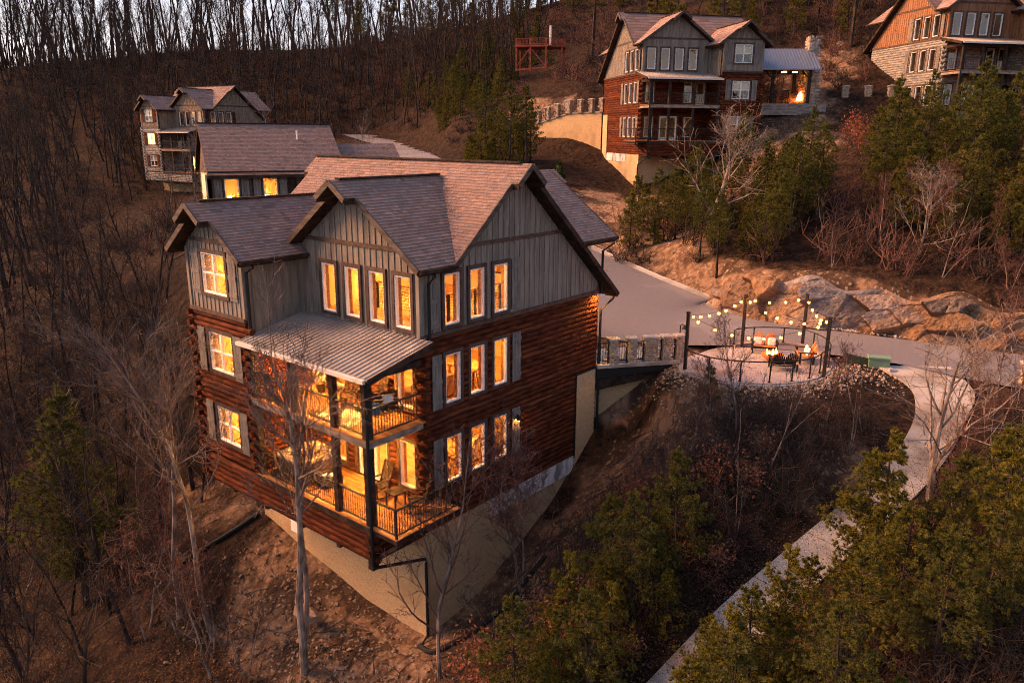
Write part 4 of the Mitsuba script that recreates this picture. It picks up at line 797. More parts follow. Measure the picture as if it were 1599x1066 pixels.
i_, j_ = np.meshgrid(np.arange(nx_ - 1), np.arange(nt_ - 1), indexing='ij'); Q_ = np.stack([i_ * nt_ + j_, (i_ + 1) * nt_ + j_, (i_ + 1) * nt_ + j_ + 1, i_ * nt_ + j_ + 1], -1).reshape(-1, 4); qc_ = cell_[Q_[:, 0]]
for ci in range(n_c):
    q = Q_[qc_ == ci]
    if len(q) < 12: continue
    us_, inv_ = np.unique(q, return_inverse=True); put('rock_face__rock', MB().add(VV_[us_], inv_.reshape(q.shape), CC_[us_]), 'm_stone')
xs_ = np.linspace(-2, 20, 120); ts_ = np.linspace(-.3, 1.0, 14); gv_ = np.array([on_face(x, t * (rock_top(x) + .35), -.42 + .25 * (meshkit.fbm(np.array([x * .9, t * 3, 0.3]), 4, 9) - .5)) + np.array([0, .9 * max(0, t - .8), 0]) for x in xs_ for t in ts_]); i_, j_ = np.meshgrid(np.arange(119), np.arange(13), indexing='ij'); n_ = 14
put('rock_face__earth', MB().add(gv_, np.stack([i_ * n_ + j_, (i_ + 1) * n_ + j_, (i_ + 1) * n_ + j_ + 1, i_ * n_ + j_ + 1], -1).reshape(-1, 4)), 'm_soil', smooth=True)
tag('rock_face', 'broken grey and orange rock face cut along the far side of the road', 'rock face')
# stones, clods and fallen sticks on the bare earth round the house
r = rng(41); q_ = np.vstack([np.column_stack([r.normal(-3, 4.2, 1500), r.normal(-3.0, 1.5, 1500)]), np.column_stack([r.normal(3.0, 1.2, 500), r.normal(3, 3.2, 500)]), np.column_stack([r.normal(5.5, 1.8, 500), r.normal(8.8, 1.0, 500)]), np.column_stack([r.normal(-9, 2.8, 350), r.normal(31, 3, 350)])]); qz = ground(q_[:, 0], q_[:, 1]); m = MB(); m2 = MB()
for (x, y), z in zip(q_, qz):
    if -10.2 < x < 0.4 and 0 < y < 10.6: continue
    s = 0.025 + 0.085 * r.random() ** 3; m.add(*hull_rock(r, (x, y, z + s * .2), (s * 1.2, s, s * .7)), np.array([0.24, 0.155, 0.10]) * (0.4 + 0.9 * r.random()))
    if r.random() < .28:
        a_ = r.random() * 6.28; L = .25 + 1.1 * r.random() ** 2; p_ = np.array([x + 1.2 * r.normal(), y + .8 * r.normal(), 0]); dx = np.array([math.cos(a_), math.sin(a_), 0]) * L; pts_ = np.array([p_, p_ + dx * .5 + r.normal(size=3) * .05, p_ + dx]); 
        if -10.4 < pts_[:, 0].min() and pts_[:, 0].max() < .6 and pts_[:, 1].max() > -.1 and pts_[:, 1].max() < 10.6: continue
        pts_[:, 2] = ground(pts_[:, 0], pts_[:, 1]) + .03; m2.tube(pts_, [.014, .011, .006], 3, cap=False)
k = put('earth_clods', m, 'm_stone'); labels[k] = {'kind': 'stuff', 'label': 'clods and small stones on the bare earth round the nearest cabin', 'category': 'stones'}
k = put('fallen_sticks', m2, 'm_twig'); labels[k] = {'kind': 'stuff', 'label': 'fallen sticks lying on the bare earth round the nearest cabin', 'category': 'sticks'}
def ground_pipe(key, xy, rad, label):
    q = spline(np.column_stack([np.array(xy), np.zeros(len(xy))]), np.zeros(len(xy)), 6)[:, :2]; z = ground(q[:, 0], q[:, 1]) + rad * .9
    k = put(key, MB().tube(np.column_stack([q, z]), rad, 8), 'm_black', smooth=40); tag(k, label, 'pipe')
ground_pipe('drain_pipe', [(-10.3, -0.2), (-10.6, -1.4), (-11.2, -2.8), (-12.2, -3.6)], .10, 'black drain pipe lying on the slope left of the tan foundation')
ground_pipe('drain_pipe', [(0.12, -0.55), (0.9, -0.5), (1.6, 0.8), (1.9, 2.6), (2.1, 4.2)], .09, 'black drain pipe curving round the foot of the tan foundation corner')
# lantern pillar at the right edge of the picture
stone_pillar('stone_pillar', 14.75, 20.2, 2.15, 0.5, 0.5, 1.05, 15, 'stone pillar with a small flame on top at the right edge beside the road', None, 61)
put('gas_flame', MB().tube([(14.75, 20.2, 3.33), (14.77, 20.2, 3.42), (14.73, 20.22, 3.5), (14.76, 20.2, 3.62)], [0.05, 0.07, 0.035, 0.004], 7), 'm_orange', **lamp(K_FIRE, (1.0, 0.30, 0.03), 0.4)); tag('gas_flame', 'small flame burning on the stone pillar at the right edge', 'flame')
# ------------------------------------------------------------------ things on the porches and in the rooms
def rocking_chair(x, y, z, deg, label, m='m_dark_wood', s=1.0):
    k = uniq('rocking_chair'); tw = pose(x, y, z, deg, s); P = lambda n, mb: put(f'{k}__{n}', mb, m, to_world=tw)
    for sx in (-0.27, 0.27):
        P('rocker', MB().tube([(sx, yy, 0.025 + 0.16 * (yy / 0.45) ** 2 * 0.5) for yy in np.linspace(-0.42, 0.48, 8)], 0.022, 5))
        P('leg', MB().bar((sx, -0.25, 0.05), (sx, -0.27, 0.62), 0.045, 0.045, up=(0, 1, 0))); P('leg', MB().bar((sx, 0.22, 0.05), (sx, 0.24, 0.42), 0.045, 0.045, up=(0, 1, 0)))
        P('back_post', MB().bar((sx, 0.2, 0.36), (sx, 0.44, 1.14), 0.045, 0.04, up=(0, 1, 0))); P('arm', MB().box(sx - 0.045, sx + 0.045, -0.33, 0.28, 0.62, 0.645))
    for q in range(6): yy = -0.27 + q * 0.095; P('seat_slat', MB().box(-0.27, 0.27, yy - 0.04, yy + 0.04, 0.405 - q * 0.006, 0.43 - q * 0.006))
    for q in range(6): xx = -0.20 + q * 0.08; P('back_slat', MB().bar((xx, 0.25, 0.46), (xx, 0.435, 1.08), 0.045, 0.016, up=(0, 1, 0.3)))
    P('head_rail', MB().bar((-0.29, 0.45, 1.12), (0.29, 0.45, 1.12), 0.03, 0.09)); P('seat_rail', MB().bar((-0.27, 0.25, 0.46), (0.27, 0.25, 0.46), 0.03, 0.06)); P('stretcher', MB().bar((-0.27, -0.25, 0.2), (0.27, -0.25, 0.2), 0.03, 0.03))
    tag(k, label, 'rocking chair', 'rocking chairs on the porches'); return k
ZU, ZL = 3.02, 0.06
rocking_chair(-2.75, -0.75, ZU, 35, 'dark rocking chair beside the upper porch door')
rocking_chair(-1.75, -0.55, ZU, -12, 'dark rocking chair behind the porch swing')
rocking_chair(-1.45, -0.75, ZL, -10, 'dark rocking chair by the glass doors of the lower porch')
rocking_chair(0.35, -0.65, ZL, -40, 'rocking chair on the side landing of the lower porch')
def small_table(key, x, y, z, s, label, m='m_dark_wood'):
    k = uniq(key); put(k + '__top', MB().box(x - s, x + s, y - s, y + s, z + 0.5, z + 0.53), m)
    for a in (-1, 1):
        for b in (-1, 1): put(k + '__leg', MB().box(x + a * (s - .05) - .02, x + a * (s - .05) + .02, y + b * (s - .05) - .02, y + b * (s - .05) + .02, z, z + 0.5), m)
    tag(k, label, 'table')
small_table('side_table', -0.5, -0.85, ZL, 0.27, 'small square table between the two lower rocking chairs')
small_table('side_table', -2.25, -0.5, ZU, 0.2, 'small table between the two upper rocking chairs')
# porch swing on two ropes
k = 'porch_swing'; tw = pose(-0.55, -1.25, ZU + 0.12, 62)
for q in range(5): put(k + '__seat_slat', MB().box(-0.6, 0.6, -0.22 + q * .1 - .04, -0.22 + q * .1 + .04, 0.40, 0.42), 'm_black', to_world=tw)
for q in range(4): put(k + '__back_slat', MB().bar((-0.6, 0.25 + q * .035, 0.5 + q * .12), (0.6, 0.25 + q * .035, 0.5 + q * .12), 0.02, 0.09), 'm_black', to_world=tw)
for sx in (-0.6, 0.6):
    put(k + '__arm', MB().box(sx - 0.03, sx + 0.03, -0.3, 0.35, 0.62, 0.65).box(sx - 0.03, sx + 0.03, -0.3, -0.26, 0.4, 0.62), 'm_black', to_world=tw)
    put(k + '__rope', MB().tube([(sx, -0.26, 0.64), (sx, 0.0, 1.2), (sx, 0.0, 1.72)], 0.014, 5).tube([(sx, 0.3, 0.64), (sx, 0.0, 1.2)], 0.014, 5), 'm_cloth_white', to_world=tw)
tag(k, 'black porch swing hanging on ropes in the corner of the upper porch', 'porch swing')
cushion('cushion', (-0.72, -0.85, ZU + 0.75), 0.42, 0.36, 0.14, 62, -15, 'cream cushion at the wall end of the porch swing', 'cushions on the porch swing')
cushion('cushion', (-0.40, -1.72, ZU + 0.75), 0.40, 0.36, 0.14, 62, -15, 'blue cushion at the post end of the porch swing', 'cushions on the porch swing', 'm_cloth_blue')
put('rug', MB().box(-3.25, -1.25, -2.05, -0.95, ZU + 0.002, ZU + 0.014), 'm_rug'); tag('rug', 'pale patterned rug on the upper porch floor', 'rug')
put('door_mat', MB().box(-5.95, -5.1, -0.85, -0.3, ZU + 0.002, ZU + 0.014), 'm_tan_wood'); tag('door_mat', 'brown mat before the upper porch door', 'mat')
# tall potted plant by the upper door
r = rng(4); put('potted_plant__pot', MB().tube([(-4.85, -0.45, ZU), (-4.85, -0.45, ZU + 0.35)], [0.13, 0.19], 12), 'm_dark_wood'); m = MB()
for q in range(70):
    a = r.random() * 6.28; t = r.random(); b = np.array([-4.85, -0.45, ZU + 0.35 + 0.9 * t]); d = np.array([math.cos(a), math.sin(a), 0.5 + .6 * r.random()]); d /= np.linalg.norm(d); s = np.cross(d, Z3) * 0.045; e = b + d * 0.34
    m.add([b, (b + e) / 2 + s, e, (b + e) / 2 - s], [[0, 1, 2, 3]], np.array([0.20, 0.19, 0.045]) * (.7 + .6 * r.random()))
put('potted_plant__leaves', m, 'm_needle'); labels['potted_plant__leaves'] = {'kind': 'stuff'}; tag('potted_plant', 'leafy yellow-green potted plant by the upper porch door', 'plant')
# hot tub
def rbox(x0, x1, y0, y1, z0, z1, r_=0.25): return sbox(x0, y0, x1, y1).buffer(-r_).buffer(r_)
k = 'hot_tub'; tp = rbox(-5.55, -3.85, -2.15, -0.45, 0, 0)
put(k + '__cabinet', MB().prism(tp.buffer(-0.06), FLAT, ZL, ZL + 0.80), 'm_trim')
put(k + '__rim', MB().prism(tp.difference(tp.buffer(-0.24)), FLAT, ZL + 0.80, ZL + 0.92), 'm_tub')
put(k + '__shell', MB().prism(tp.buffer(-0.24).difference(tp.buffer(-0.28)), FLAT, ZL + 0.3, ZL + 0.9).prism(tp.buffer(-0.24).difference(tp.buffer(-0.5)), FLAT, ZL + 0.62, ZL + 0.66), 'm_tub')
put(k + '__water', MB().prism(tp.buffer(-0.27), FLAT, ZL + 0.72, ZL + 0.76), 'm_water'); tag(k, 'hot tub with a cream rim on the lower porch', 'hot tub')
put('tub_step__tread', MB().box(-3.75, -3.2, -1.7, -0.9, ZL + 0.24, ZL + 0.28), 'm_dark_wood'); put('tub_step__side', MB().box(-3.73, -3.22, -1.68, -0.92, ZL, ZL + 0.24), 'm_black'); tag('tub_step', 'low dark step beside the hot tub', 'step')
for i, (x, y) in enumerate(((-3.55, -1.45), (-3.42, -1.2))):
    k = put('towel_roll', MB().tube([(x, y - 0.14, ZL + 0.36), (x, y + 0.14, ZL + 0.36)], 0.075, 10), 'm_cloth_white'); tag(k, ('rolled white towel on the tub step nearest the rail', 'rolled white towel on the tub step nearest the wall')[i], 'towel', 'towels on the tub step')
# ---- rooms, as far as the windows show them
def sofa(x, y, z, deg, w, m, label):
    k = uniq('sofa'); tw = pose(x, y, z, deg)
    put(k + '__base', MB().box(-w / 2, w / 2, -0.45, 0.45, 0.08, 0.40), m, to_world=tw); put(k + '__backrest', MB().box(-w / 2, w / 2, 0.25, 0.48, 0.40, 0.85), m, to_world=tw)
    for s in (-1, 1): put(k + '__arm', MB().box(s * w / 2 - .1, s * w / 2 + .1, -0.46, 0.46, 0.08, 0.62), m, to_world=tw)
    for q in range(3): put(k + '__seat_cushion', MB().box(-w / 2 + .12 + q * (w - .24) / 3, -w / 2 + .10 + (q + 1) * (w - .24) / 3, -0.46, 0.25, 0.405, 0.52), m, to_world=tw)
    tag(k, label, 'sofa')
sofa(-1.3, 1.5, 3.0, -90, 2.0, 'm_leather', 'brown sofa behind the first middle-storey side window')
def rail_in(a, b, z, label):
    k = uniq('loft_railing'); a, b = np.array(a), np.array(b); L = np.linalg.norm(b - a); e = (b - a) / L
    put(k + '__top_rail', MB().bar((*a, z + 1.0), (*b, z + 1.0), 0.08, 0.05), 'm_tan_wood')
    for t in np.linspace(0, L, max(2, int(L / 1.2) + 1)): p = a + e * t; put(k + '__post', MB().bar((*p, z), (*p, z + 1.0), 0.07, 0.07, up=(1, 0, 0)), 'm_black')
    m = MB()
    for h in np.arange(0.12, 0.95, 0.11): m.bar((*a, z + h), (*b, z + h), 0.012, 0.012)
    put(k + '__cables', m, 'm_black'); labels[k + '__cables'] = {'kind': 'stuff'}; tag(k, label, 'railing')
rail_in((-4.6, 2.2), (-0.9, 2.2), 5.78, 'cable railing of the loft behind the four tall windows')
rail_in((-0.9, 2.25), (-0.9, 5.0), 5.78, 'cable railing of the loft behind the upper side windows')
def table_in(x, y, z, w, d, h, m, label, key='table'):
    k = uniq(key); put(k + '__top', MB().box(x - w / 2, x + w / 2, y - d / 2, y + d / 2, z + h - 0.05, z + h), m)
    for a in (-1, 1):
        for b in (-1, 1): put(k + '__leg', MB().box(x + a * (w / 2 - .08) - .035, x + a * (w / 2 - .08) + .035, y + b * (d / 2 - .08) - .035, y + b * (d / 2 - .08) + .035, z, z + h - 0.05), m)
    tag(k, label, 'table')
table_in(-1.5, 3.9, 3.0, 1.4, 1.0, 0.76, 'm_tan_wood', 'wooden dining table behind the third middle-storey side window')
def stool(x, y, z, label):
    k = uniq('bar_stool'); put(k + '__seat', MB().tube([(x, y, z + .68), (x, y, z + .73)], 0.18, 12), 'm_leather')
    for a in range(4): c_, s_ = math.cos(a * 1.571 + .785), math.sin(a * 1.571 + .785); put(k + '__leg', MB().bar((x + .2 * c_, y + .2 * s_, z), (x + .1 * c_, y + .1 * s_, z + .68), 0.03, 0.03), 'm_black')
    tag(k, label, 'stool', 'stools inside the cabin')
stool(-0.9, 3.5, 3.0, 'stool at the near end of the middle-storey dining table'); stool(-0.55, 4.1, 3.0, 'stool at the window side of the middle-storey dining table'); stool(-0.6, 4.0, 5.78, 'stool behind the third upper side window')
def bed(x, y, z, deg, label):
    k = uniq('bed'); tw = pose(x, y, z, deg); put(k + '__frame', MB().box(-0.85, 0.85, -1.05, 1.05, 0.1, 0.35), 'm_tan_wood', to_world=tw); put(k + '__mattress', MB().prism(rbox(-0.82, 0.82, -1.02, 1.0, 0, 0, .08), FLAT, 0.35, 0.62), 'm_cloth_white', to_world=tw)
    put(k + '__headboard', MB().box(-0.88, 0.88, 1.02, 1.1, 0.1, 1.25), 'm_tan_wood', to_world=tw)
    for s in (-.4, .4): put(k + '__pillow', MB().prism(rbox(s - .33, s + .33, .5, .95, 0, 0, .1), FLAT, 0.62, 0.75), 'm_cloth_white', to_world=tw)
    tag(k, label, 'bed')
bed(-8.1, 0.3, 5.78, 90, 'bed behind the top wing window'); bed(-8.1, 0.3, 3.0, 90, 'bed behind the middle wing window')
sofa(-1.4, 4.4, 0.0, -90, 1.7, 'm_cream', 'cream sofa behind the lower side windows'); table_in(-1.4, 2.3, 0.0, 1.2, 1.9, 0.8, 'm_tan_wood', 'games table behind the lower side windows', 'games_table')
for i, (x, y, z, w, h, fr_) in enumerate(((-3.2, 7.38, 6.6, 1.2, .8, 0), (-2.0, 7.38, 3.9, .9, .7, 0), (-3.0, 7.38, 1.0, 1.2, .8, 0))):
    k = uniq('wall_picture'); put(k + '__frame', MB().box(x - w / 2, x + w / 2, y - .03, y, z, z + h), 'm_dark_wood'); put(k + '__canvas', MB().box(x - w / 2 + .06, x + w / 2 - .06, y - .036, y - .03, z + .06, z + h - .06), 'm_rug')
    tag(k, ('picture on the back wall of the loft', 'picture on the back wall of the middle room', 'picture on the back wall of the lower room')[i], 'picture')
# ------------------------------------------------------------------ the other houses on the hill
far_cabin = build_cabin(False, 40)
BASE = dict(MATS_MAIN)
far_cabin.place('log_cabin_001', {**BASE}, pose(-18.58, 44.73, 11.7, 51.1, 1, True))
labels['log_cabin_001'] = {'label': 'red log cabin with grey upper storey and dark windows standing beside the blue-roofed pavilion', 'category': 'house'}
far_cabin.place('log_cabin_002', {**BASE, 'log': 'm_log_grey', 'log_b': 'm_log_grey', 'log_c': 'm_log_grey', 'board': 'm_board_brown', 'board_b': 'm_board_brown'}, pose(1.71, 59.82, 14.51, 48.3, 1, True))
labels['log_cabin_002'] = {'label': 'grey log cabin with brown upper storey above the pines in the top right corner', 'category': 'house'}
far_cabin.place('log_cabin_003', {**BASE, 'log': 'm_log_grey', 'log_b': 'm_log_grey', 'log_c': 'm_log_grey', 'shutter': 'm_log_red', 'board': 'm_board_tan', 'board_b': 'm_board_tan'}, pose(-79.61, 37.84, 7.01, 7.2))
labels['log_cabin_003'] = {'label': 'small distant grey log cabin on the left with a lit lower porch', 'category': 'house'}
def lit_pane(key, tw, fr, w, k, weight=0.5):
    """a lit window of a far house: the pane itself glows"""
    o, U, V, N = fr; q = [(w[0], w[1]), (w[2], w[1]), (w[2], w[3]), (w[0], w[3])]
    put(key, MB().add([o + U * a + V * b - N * 0.045 for a, b in q], [[0, 1, 2, 3]]), 'm_white', to_world=tw, **lamp(k, weight=weight))
tw3 = pose(-79.61, 37.84, 7.01, 7.2)
for w in ((-8.9, 3.6, -7.4, 4.95), (-1.1, 0.4, -0.42, 1.95), (-3.35, 0.3, -1.9, 1.95)): lit_pane('log_cabin_003__lit_pane', tw3, FR_WING if w[0] < -6 else FR_FRONT, w, 0.45)
# retaining wall with stone pillars beside the upper red cabin
RA, RB = np.array([-26.45, 38.1]), np.array([-34.6, 38.2])
c51, s51 = math.cos(math.radians(51.1)), math.sin(math.radians(51.1)); RA = np.array([-18.58 - s51 * 10.39, 44.73 + c51 * 10.39]); RB = RA + np.array([-8.6, 0.3])
e = (RB - RA) / np.linalg.norm(RB - RA); RL = np.linalg.norm(RB - RA); FR_R = (np.array([*RA, 0.0]), np.array([*e, 0.0]), Z3, np.array([e[1], -e[0], 0.0]) * (-1 if np.array([e[1], -e[0]])[1] > 0 else 1))
zt = 14.35
put('retaining_wall__wall', MB().prism(Polygon([(0, 6), (RL, 9), (RL, zt - 1.1), (RL * 0.52, zt - 0.1), (0, zt)]), FR_R, -0.35, 0.0), 'm_stucco')
put('retaining_wall__coping', MB().prism(Polygon([(0, zt + .003), (RL * .52, zt - .097), (RL, zt - 1.097), (RL, zt - .98), (RL * .52, zt + .02), (0, zt + .12)]), FR_R, -0.45, 0.1), 'm_concrete')
tag('retaining_wall', 'tan retaining wall topped with stone pillars left of the red cabin', 'wall')
for i, t in enumerate((0.02, 0.17, 0.33, 0.52, 0.68, 0.83, 0.98)):
    p = RA + e * RL * t; z = zt + 0.11 - (0.1 * t / .52 if t <= .52 else 0.1 + (t - .52) / .48) ; nth = ('first', 'second', 'third', 'fourth, widest', 'fifth', 'sixth', 'last')[i]
    stone_pillar('stone_pillar', p[0], p[1], z - 0.05, 0.75 if i == 3 else 0.42, 0.42, 1.25, math.degrees(math.atan2(e[1], e[0])), f'{nth} stone pillar on the tan retaining wall counted from the red cabin', 'stone pillars of the tan retaining wall', 100 + i)
    if i: 
        q = RA + e * RL * ((0.02, 0.17, 0.33, 0.52, 0.68, 0.83, 0.98)[i - 1]); zq = zt + 0.06 - (0.1 * tq_ / .52 if (tq_ := (0.02, 0.17, 0.33, 0.52, 0.68, 0.83, 0.98)[i - 1]) <= .52 else 0.1 + (tq_ - .52) / .48)
        fence('wall_railing', (*q, zq), (*p, z - 0.05), f'railing left of the {("first", "second", "third", "fourth", "fifth", "sixth")[i-1]} pillar of the tan retaining wall', 1.0, 'railings of the tan retaining wall', 0.22)
# pavilion with a blue metal roof, fireplace and chimney
tw = pose(-12.0, 55.9, 15.0, 38, 1.12)
k = 'pavilion'
for x in (-2.9, 0, 2.9):
    for y in (-1.9, 1.9): put(k + '__post', MB().box(x - .11, x + .11, y - .11, y + .11, -1.0, 2.55), 'm_dark_wood', to_world=tw)
for y in (-1.9, 1.9): put(k + '__beam', MB().box(-3.2, 3.2, y - .1, y + .1, 2.55, 2.8), 'm_dark_wood', to_world=tw)
for x in (-2.9, 0, 2.9):
    for s in (-1, 1):
        if abs(x + s * .5) < 3.2: put(k + '__brace', MB().bar((x, -1.9, 1.9), (x + s * .7, -1.9, 2.55), .1, .1, up=(0, 1, 0)), 'm_dark_wood', to_world=tw)
m = MB(); rb_ = MB()
for s in (-1, 1):
    m.add([(-3.6, 0, 4.35), (3.6, 0, 4.35), (3.6, s * 2.5, 2.62), (-3.6, s * 2.5, 2.62), (-3.6, 0, 4.27), (3.6, 0, 4.27), (3.6, s * 2.5, 2.54), (-3.6, s * 2.5, 2.54)], [[0, 1, 2, 3], [4, 5, 6, 7], [2, 3, 7, 6], [0, 3, 7, 4], [1, 2, 6, 5]])
    for x in np.arange(-3.5, 3.6, 0.24): rb_.bar((x, 0, 4.37), (x, s * 2.5, 2.64), .04, .035)
put(k + '__roof', m, 'm_metal_blue', to_world=tw); put(k + '__roof__ribs', rb_, 'm_metal_blue', to_world=tw); labels[k + '__roof__ribs'] = {'kind': 'stuff'}
put(k + '__floor', MB().box(-3.6, 4.2, -2.6, 2.6, -0.9, 0.0), 'm_weathered', to_world=tw)
r = rng(55); m = MB().box(3.0, 4.0, -0.9, 0.9, 0, 2.9, (0.22, .17, .13)).box(3.15, 3.85, -0.4, 0.4, 2.9, 5.2, (0.28, .22, .17)); stones_on(m, r, (3.5, 0, 0), 1.02, 1.82, 2.9, 0.3); stones_on(m, r, (3.5, 0, 2.9), 0.72, 0.82, 2.3, 0.3)
put(k + '__chimney', m, 'm_stone', to_world=tw); put(k + '__chimney__pot', MB().tube([(3.5, 0, 5.2), (3.5, 0, 5.5)], .2, 10).box(3.2, 3.8, -.3, .3, 5.5, 5.56), 'm_black', to_world=tw)
for x, y in ((-2.4, -1.2), (1.0, -1.2), (1.9, -1.2)): put(k + '__lamp', MB().box(x - .18, x + .18, y - .1, y + .1, 2.42, 2.5), 'm_white', to_world=tw, **lamp(8.0, weight=.4))
put(k + '__fire', MB().tube([(2.85, -0.1, .35), (2.85, -.1, .7), (2.87, -.05, 1.0)], [.28, .2, .02], 8), 'm_orange', to_world=tw, **lamp(9.0, (1, .2, .03), .4))
tag(k, 'open timber pavilion with a blue metal roof and a stone chimney', 'pavilion')
TW_ = np.array(tw.matrix, float)
for i, x in enumerate((-2.2, -1.4, 0.2, 1.2)):
    p = (TW_ @ np.array([x, -1.3, 0.02, 1]))[:3]; rocking_chair(p[0], p[1], p[2], 38 + 180, f'{("first", "second", "third", "fourth")[i]} dark chair under the blue-roofed pavilion counted from the red cabin', 'm_black')
fence('slope_railing', (-14.2, 51.3, 12.2), (-7.0, 55.4, 12.9), 'low black railing on the bank below the pavilion', 0.95, None, 0.25)
m = MB().tube([(-11.7, 50.0, 12.2), (-11.3, 49.6, 11.9), (-12.4, 47.9, 10.7), (-13.6, 46.6, 9.9)], 0.13, 8); k = put('drain_pipe', m, 'm_black'); tag(k, 'black drain pipe lying on the bare slope below the pavilion', 'pipe')
# far wall with pillars and clipped columnar evergreens between the upper cabins
put('garden_wall__wall', MB().bar((-6.4, 60.0, 14.6), (-0.5, 62.5, 15.2), .4, 1.6), 'm_weathered'); tag('garden_wall', 'low wall with stone pillars between the pavilion and the top right cabin', 'wall')
for i, t in enumerate((.05, .35, .65, .95)):
    stone_pillar('stone_pillar', -6.4 + 5.9 * t, 60.0 + 2.5 * t, 15.3, .5, .5, 1.3, 22, f'{("first", "second", "third", "fourth")[i]} stone pillar of the garden wall counted from the pavilion', 'stone pillars of the garden wall', 130 + i)
# house between: plain gable roof, two lit windows
U5 = np.array([math.cos(math.radians(66)), math.sin(math.radians(66)), 0]); N5 = np.array([U5[1], -U5[0], 0]); O5 = np.array([-28.9, 8.9, 0])
F5 = (O5, U5, Z3, N5); k = 'gabled_house'; L5 = 8.7; EV, RG, HW = 9.85, 12.75, 4.0
holes = [sbox(1.32, 7.45, 2.22, 9.35), sbox(3.72, 7.45, 4.62, 9.35)]
class _C:                                         # lets the cabin's wall and roof makers write straight into the scene
    detail = True; stuff_labels = ()
    def put(s, kk, mb, slot, piece=False, smooth=False, **more): return put(k + '__' + kk, mb, {**MATS_MAIN, 'board': 'm_dark_wood', 'board_b': 'm_trim', 'glass': 'm_glass'}.get(slot, slot), smooth=smooth)[len(k) + 2:]
cc = _C(); board_wall(cc, 'front_wall', F5, sbox(0.6, 3, L5, EV - 0.05), holes, 0.35)
for h in holes:
    b = h.bounds; window(cc, F5, b, trim=0.1)
    for u in ((b[0] - 0.62, b[0] - .14), (b[2] + .14, b[2] + .62)): shutter(cc, F5, u[0], u[1], b[1], b[3])
    put(k + '__room', MB().prism(sbox(b[0] - 1, 7.0, b[2] + 1, 9.5), F5, -2.6, -2.5).prism(sbox(b[0] - 1, 6.9, b[2] + 1, 7.0), F5, -2.6, -.12).prism(sbox(b[0] - 1, 9.5, b[2] + 1, 9.6), F5, -2.6, -.12).prism(sbox(b[0] - 1.1, 6.9, b[0] - 1, 9.6), F5, -2.6, -.12).prism(sbox(b[2] + 1, 6.9, b[2] + 1.1, 9.6), F5, -2.6, -.12), 'm_plaster')
    p = O5 + U5 * (b[0] + .45) - N5 * 1.6; s = trimesh.creation.icosphere(subdivisions=1, radius=.16); s.apply_translation((p[0], p[1], 8.0)); put(k + '__lamp', MB().mesh(s), 'm_white', **lamp(13.0, weight=.6))
put(k + '__side_wall', MB().prism(Polygon([(0, 3), (-2 * HW, 3), (-2 * HW, EV - .1), (-HW, RG - .25), (0, EV - .1)]), (O5 + U5 * .6, N5, Z3, -U5), -.1, 0).prism(Polygon([(0, 3), (-2 * HW, 3), (-2 * HW, EV - .1), (-HW, RG - .25), (0, EV - .1)]), (O5 + U5 * L5, N5, Z3, U5), -.1, 0), 'm_trim')
pl = lambda u, w: tuple((O5 + U5 * u + N5 * w)[:2]); sl5 = (RG - EV + .3) / (HW + .45)
zf5 = lambda x, y: RG - sl5 * abs((np.array([x, y]) - O5[:2]) @ N5[:2] + HW)
slope(cc, 'roof', [pl(.35, .45), pl(L5 + .5, .45), pl(L5 + .5, -HW), pl(.35, -HW)], zf5, tuple(N5[:2]), 71)
slope(cc, 'roof', [pl(.35, -HW), pl(L5 + .5, -HW), pl(L5 + .5, -2 * HW - .4), pl(.35, -2 * HW - .4)], zf5, tuple(-N5[:2]), 72)
for kk in cc.stuff_labels: labels[f'{k}__{kk}'] = {'kind': 'stuff'}
cc2 = _C(); zf6 = lambda x, y: 11.45 - .72 * abs((np.array([x, y]) - O5[:2]) @ N5[:2] + 3.2)
slope(cc2, 'annex_roof', [pl(L5 - 1, -.6), pl(L5 + 5.0, -.6), pl(L5 + 5.0, -3.2), pl(L5 - 1, -3.2)], zf6, tuple(N5[:2]), 73)
for kk in cc2.stuff_labels: labels[f'{k}__{kk}'] = {'kind': 'stuff'}
put(k + '__annex', MB().prism(sbox(L5 - .5, 3, L5 + 4.6, 9.5), (O5 - N5 * 1.0, U5, Z3, N5), -3, 0), 'm_dark_wood')
put(k + '__ridge_cap', MB().bar(O5 + U5 * .35 - N5 * HW + Z3 * (RG + .03), O5 + U5 * (L5 + .5) - N5 * HW + Z3 * (RG + .03), .25, .06), 'm_dark_wood')
put(k + '__gutter', MB().bar(O5 + U5 * .35 + N5 * .5 + Z3 * (EV - .1), O5 + U5 * (L5 + .5) + N5 * .5 + Z3 * (EV - .1), .12, .11), 'm_black')
p = O5 + U5 * 6.6 - N5 * 2.6; put(k + '__vent_pipe', MB().tube([(p[0], p[1], 11.2), (p[0], p[1], 12.35)], .06, 8), 'm_white')
tag(k, 'dark house with a long brown shingle roof and two lit windows behind the nearest cabin', 'house')
# red timber lookout with a stove pipe high on the slope
tw = pose(-45.7, 65.2, 22.7, 30, .9); k = 'timber_lookout'
put(k + '__platform', MB().prism(Polygon([(-3.2, -2), (1.5, -2.4), (3.6, -1.2), (3.6, 2), (-3.2, 2)]), FLAT, 0, .22), 'm_red_stain', to_world=tw)
for x, y in ((-3, -1.8), (-1, -2), (1.2, -2.2), (3.3, -1.1), (-3, 1.7), (3.3, 1.7)):
    put(k + '__post', MB().box(x - .12, x + .12, y - .12, y + .12, -3.2, 1.1), 'm_red_stain', to_world=tw)
put(k + '__brace', MB().bar((-3, -1.8, -2.6), (-1, -2, -.1), .12, .12).bar((1.2, -2.2, -2.6), (-1, -2, -.1), .12, .12), 'm_red_stain', to_world=tw); put(k + '__lower_beam', MB().bar((-3, -1.8, -3), (1.2, -2.2, -2.7), .14, .2), 'm_red_stain', to_world=tw)
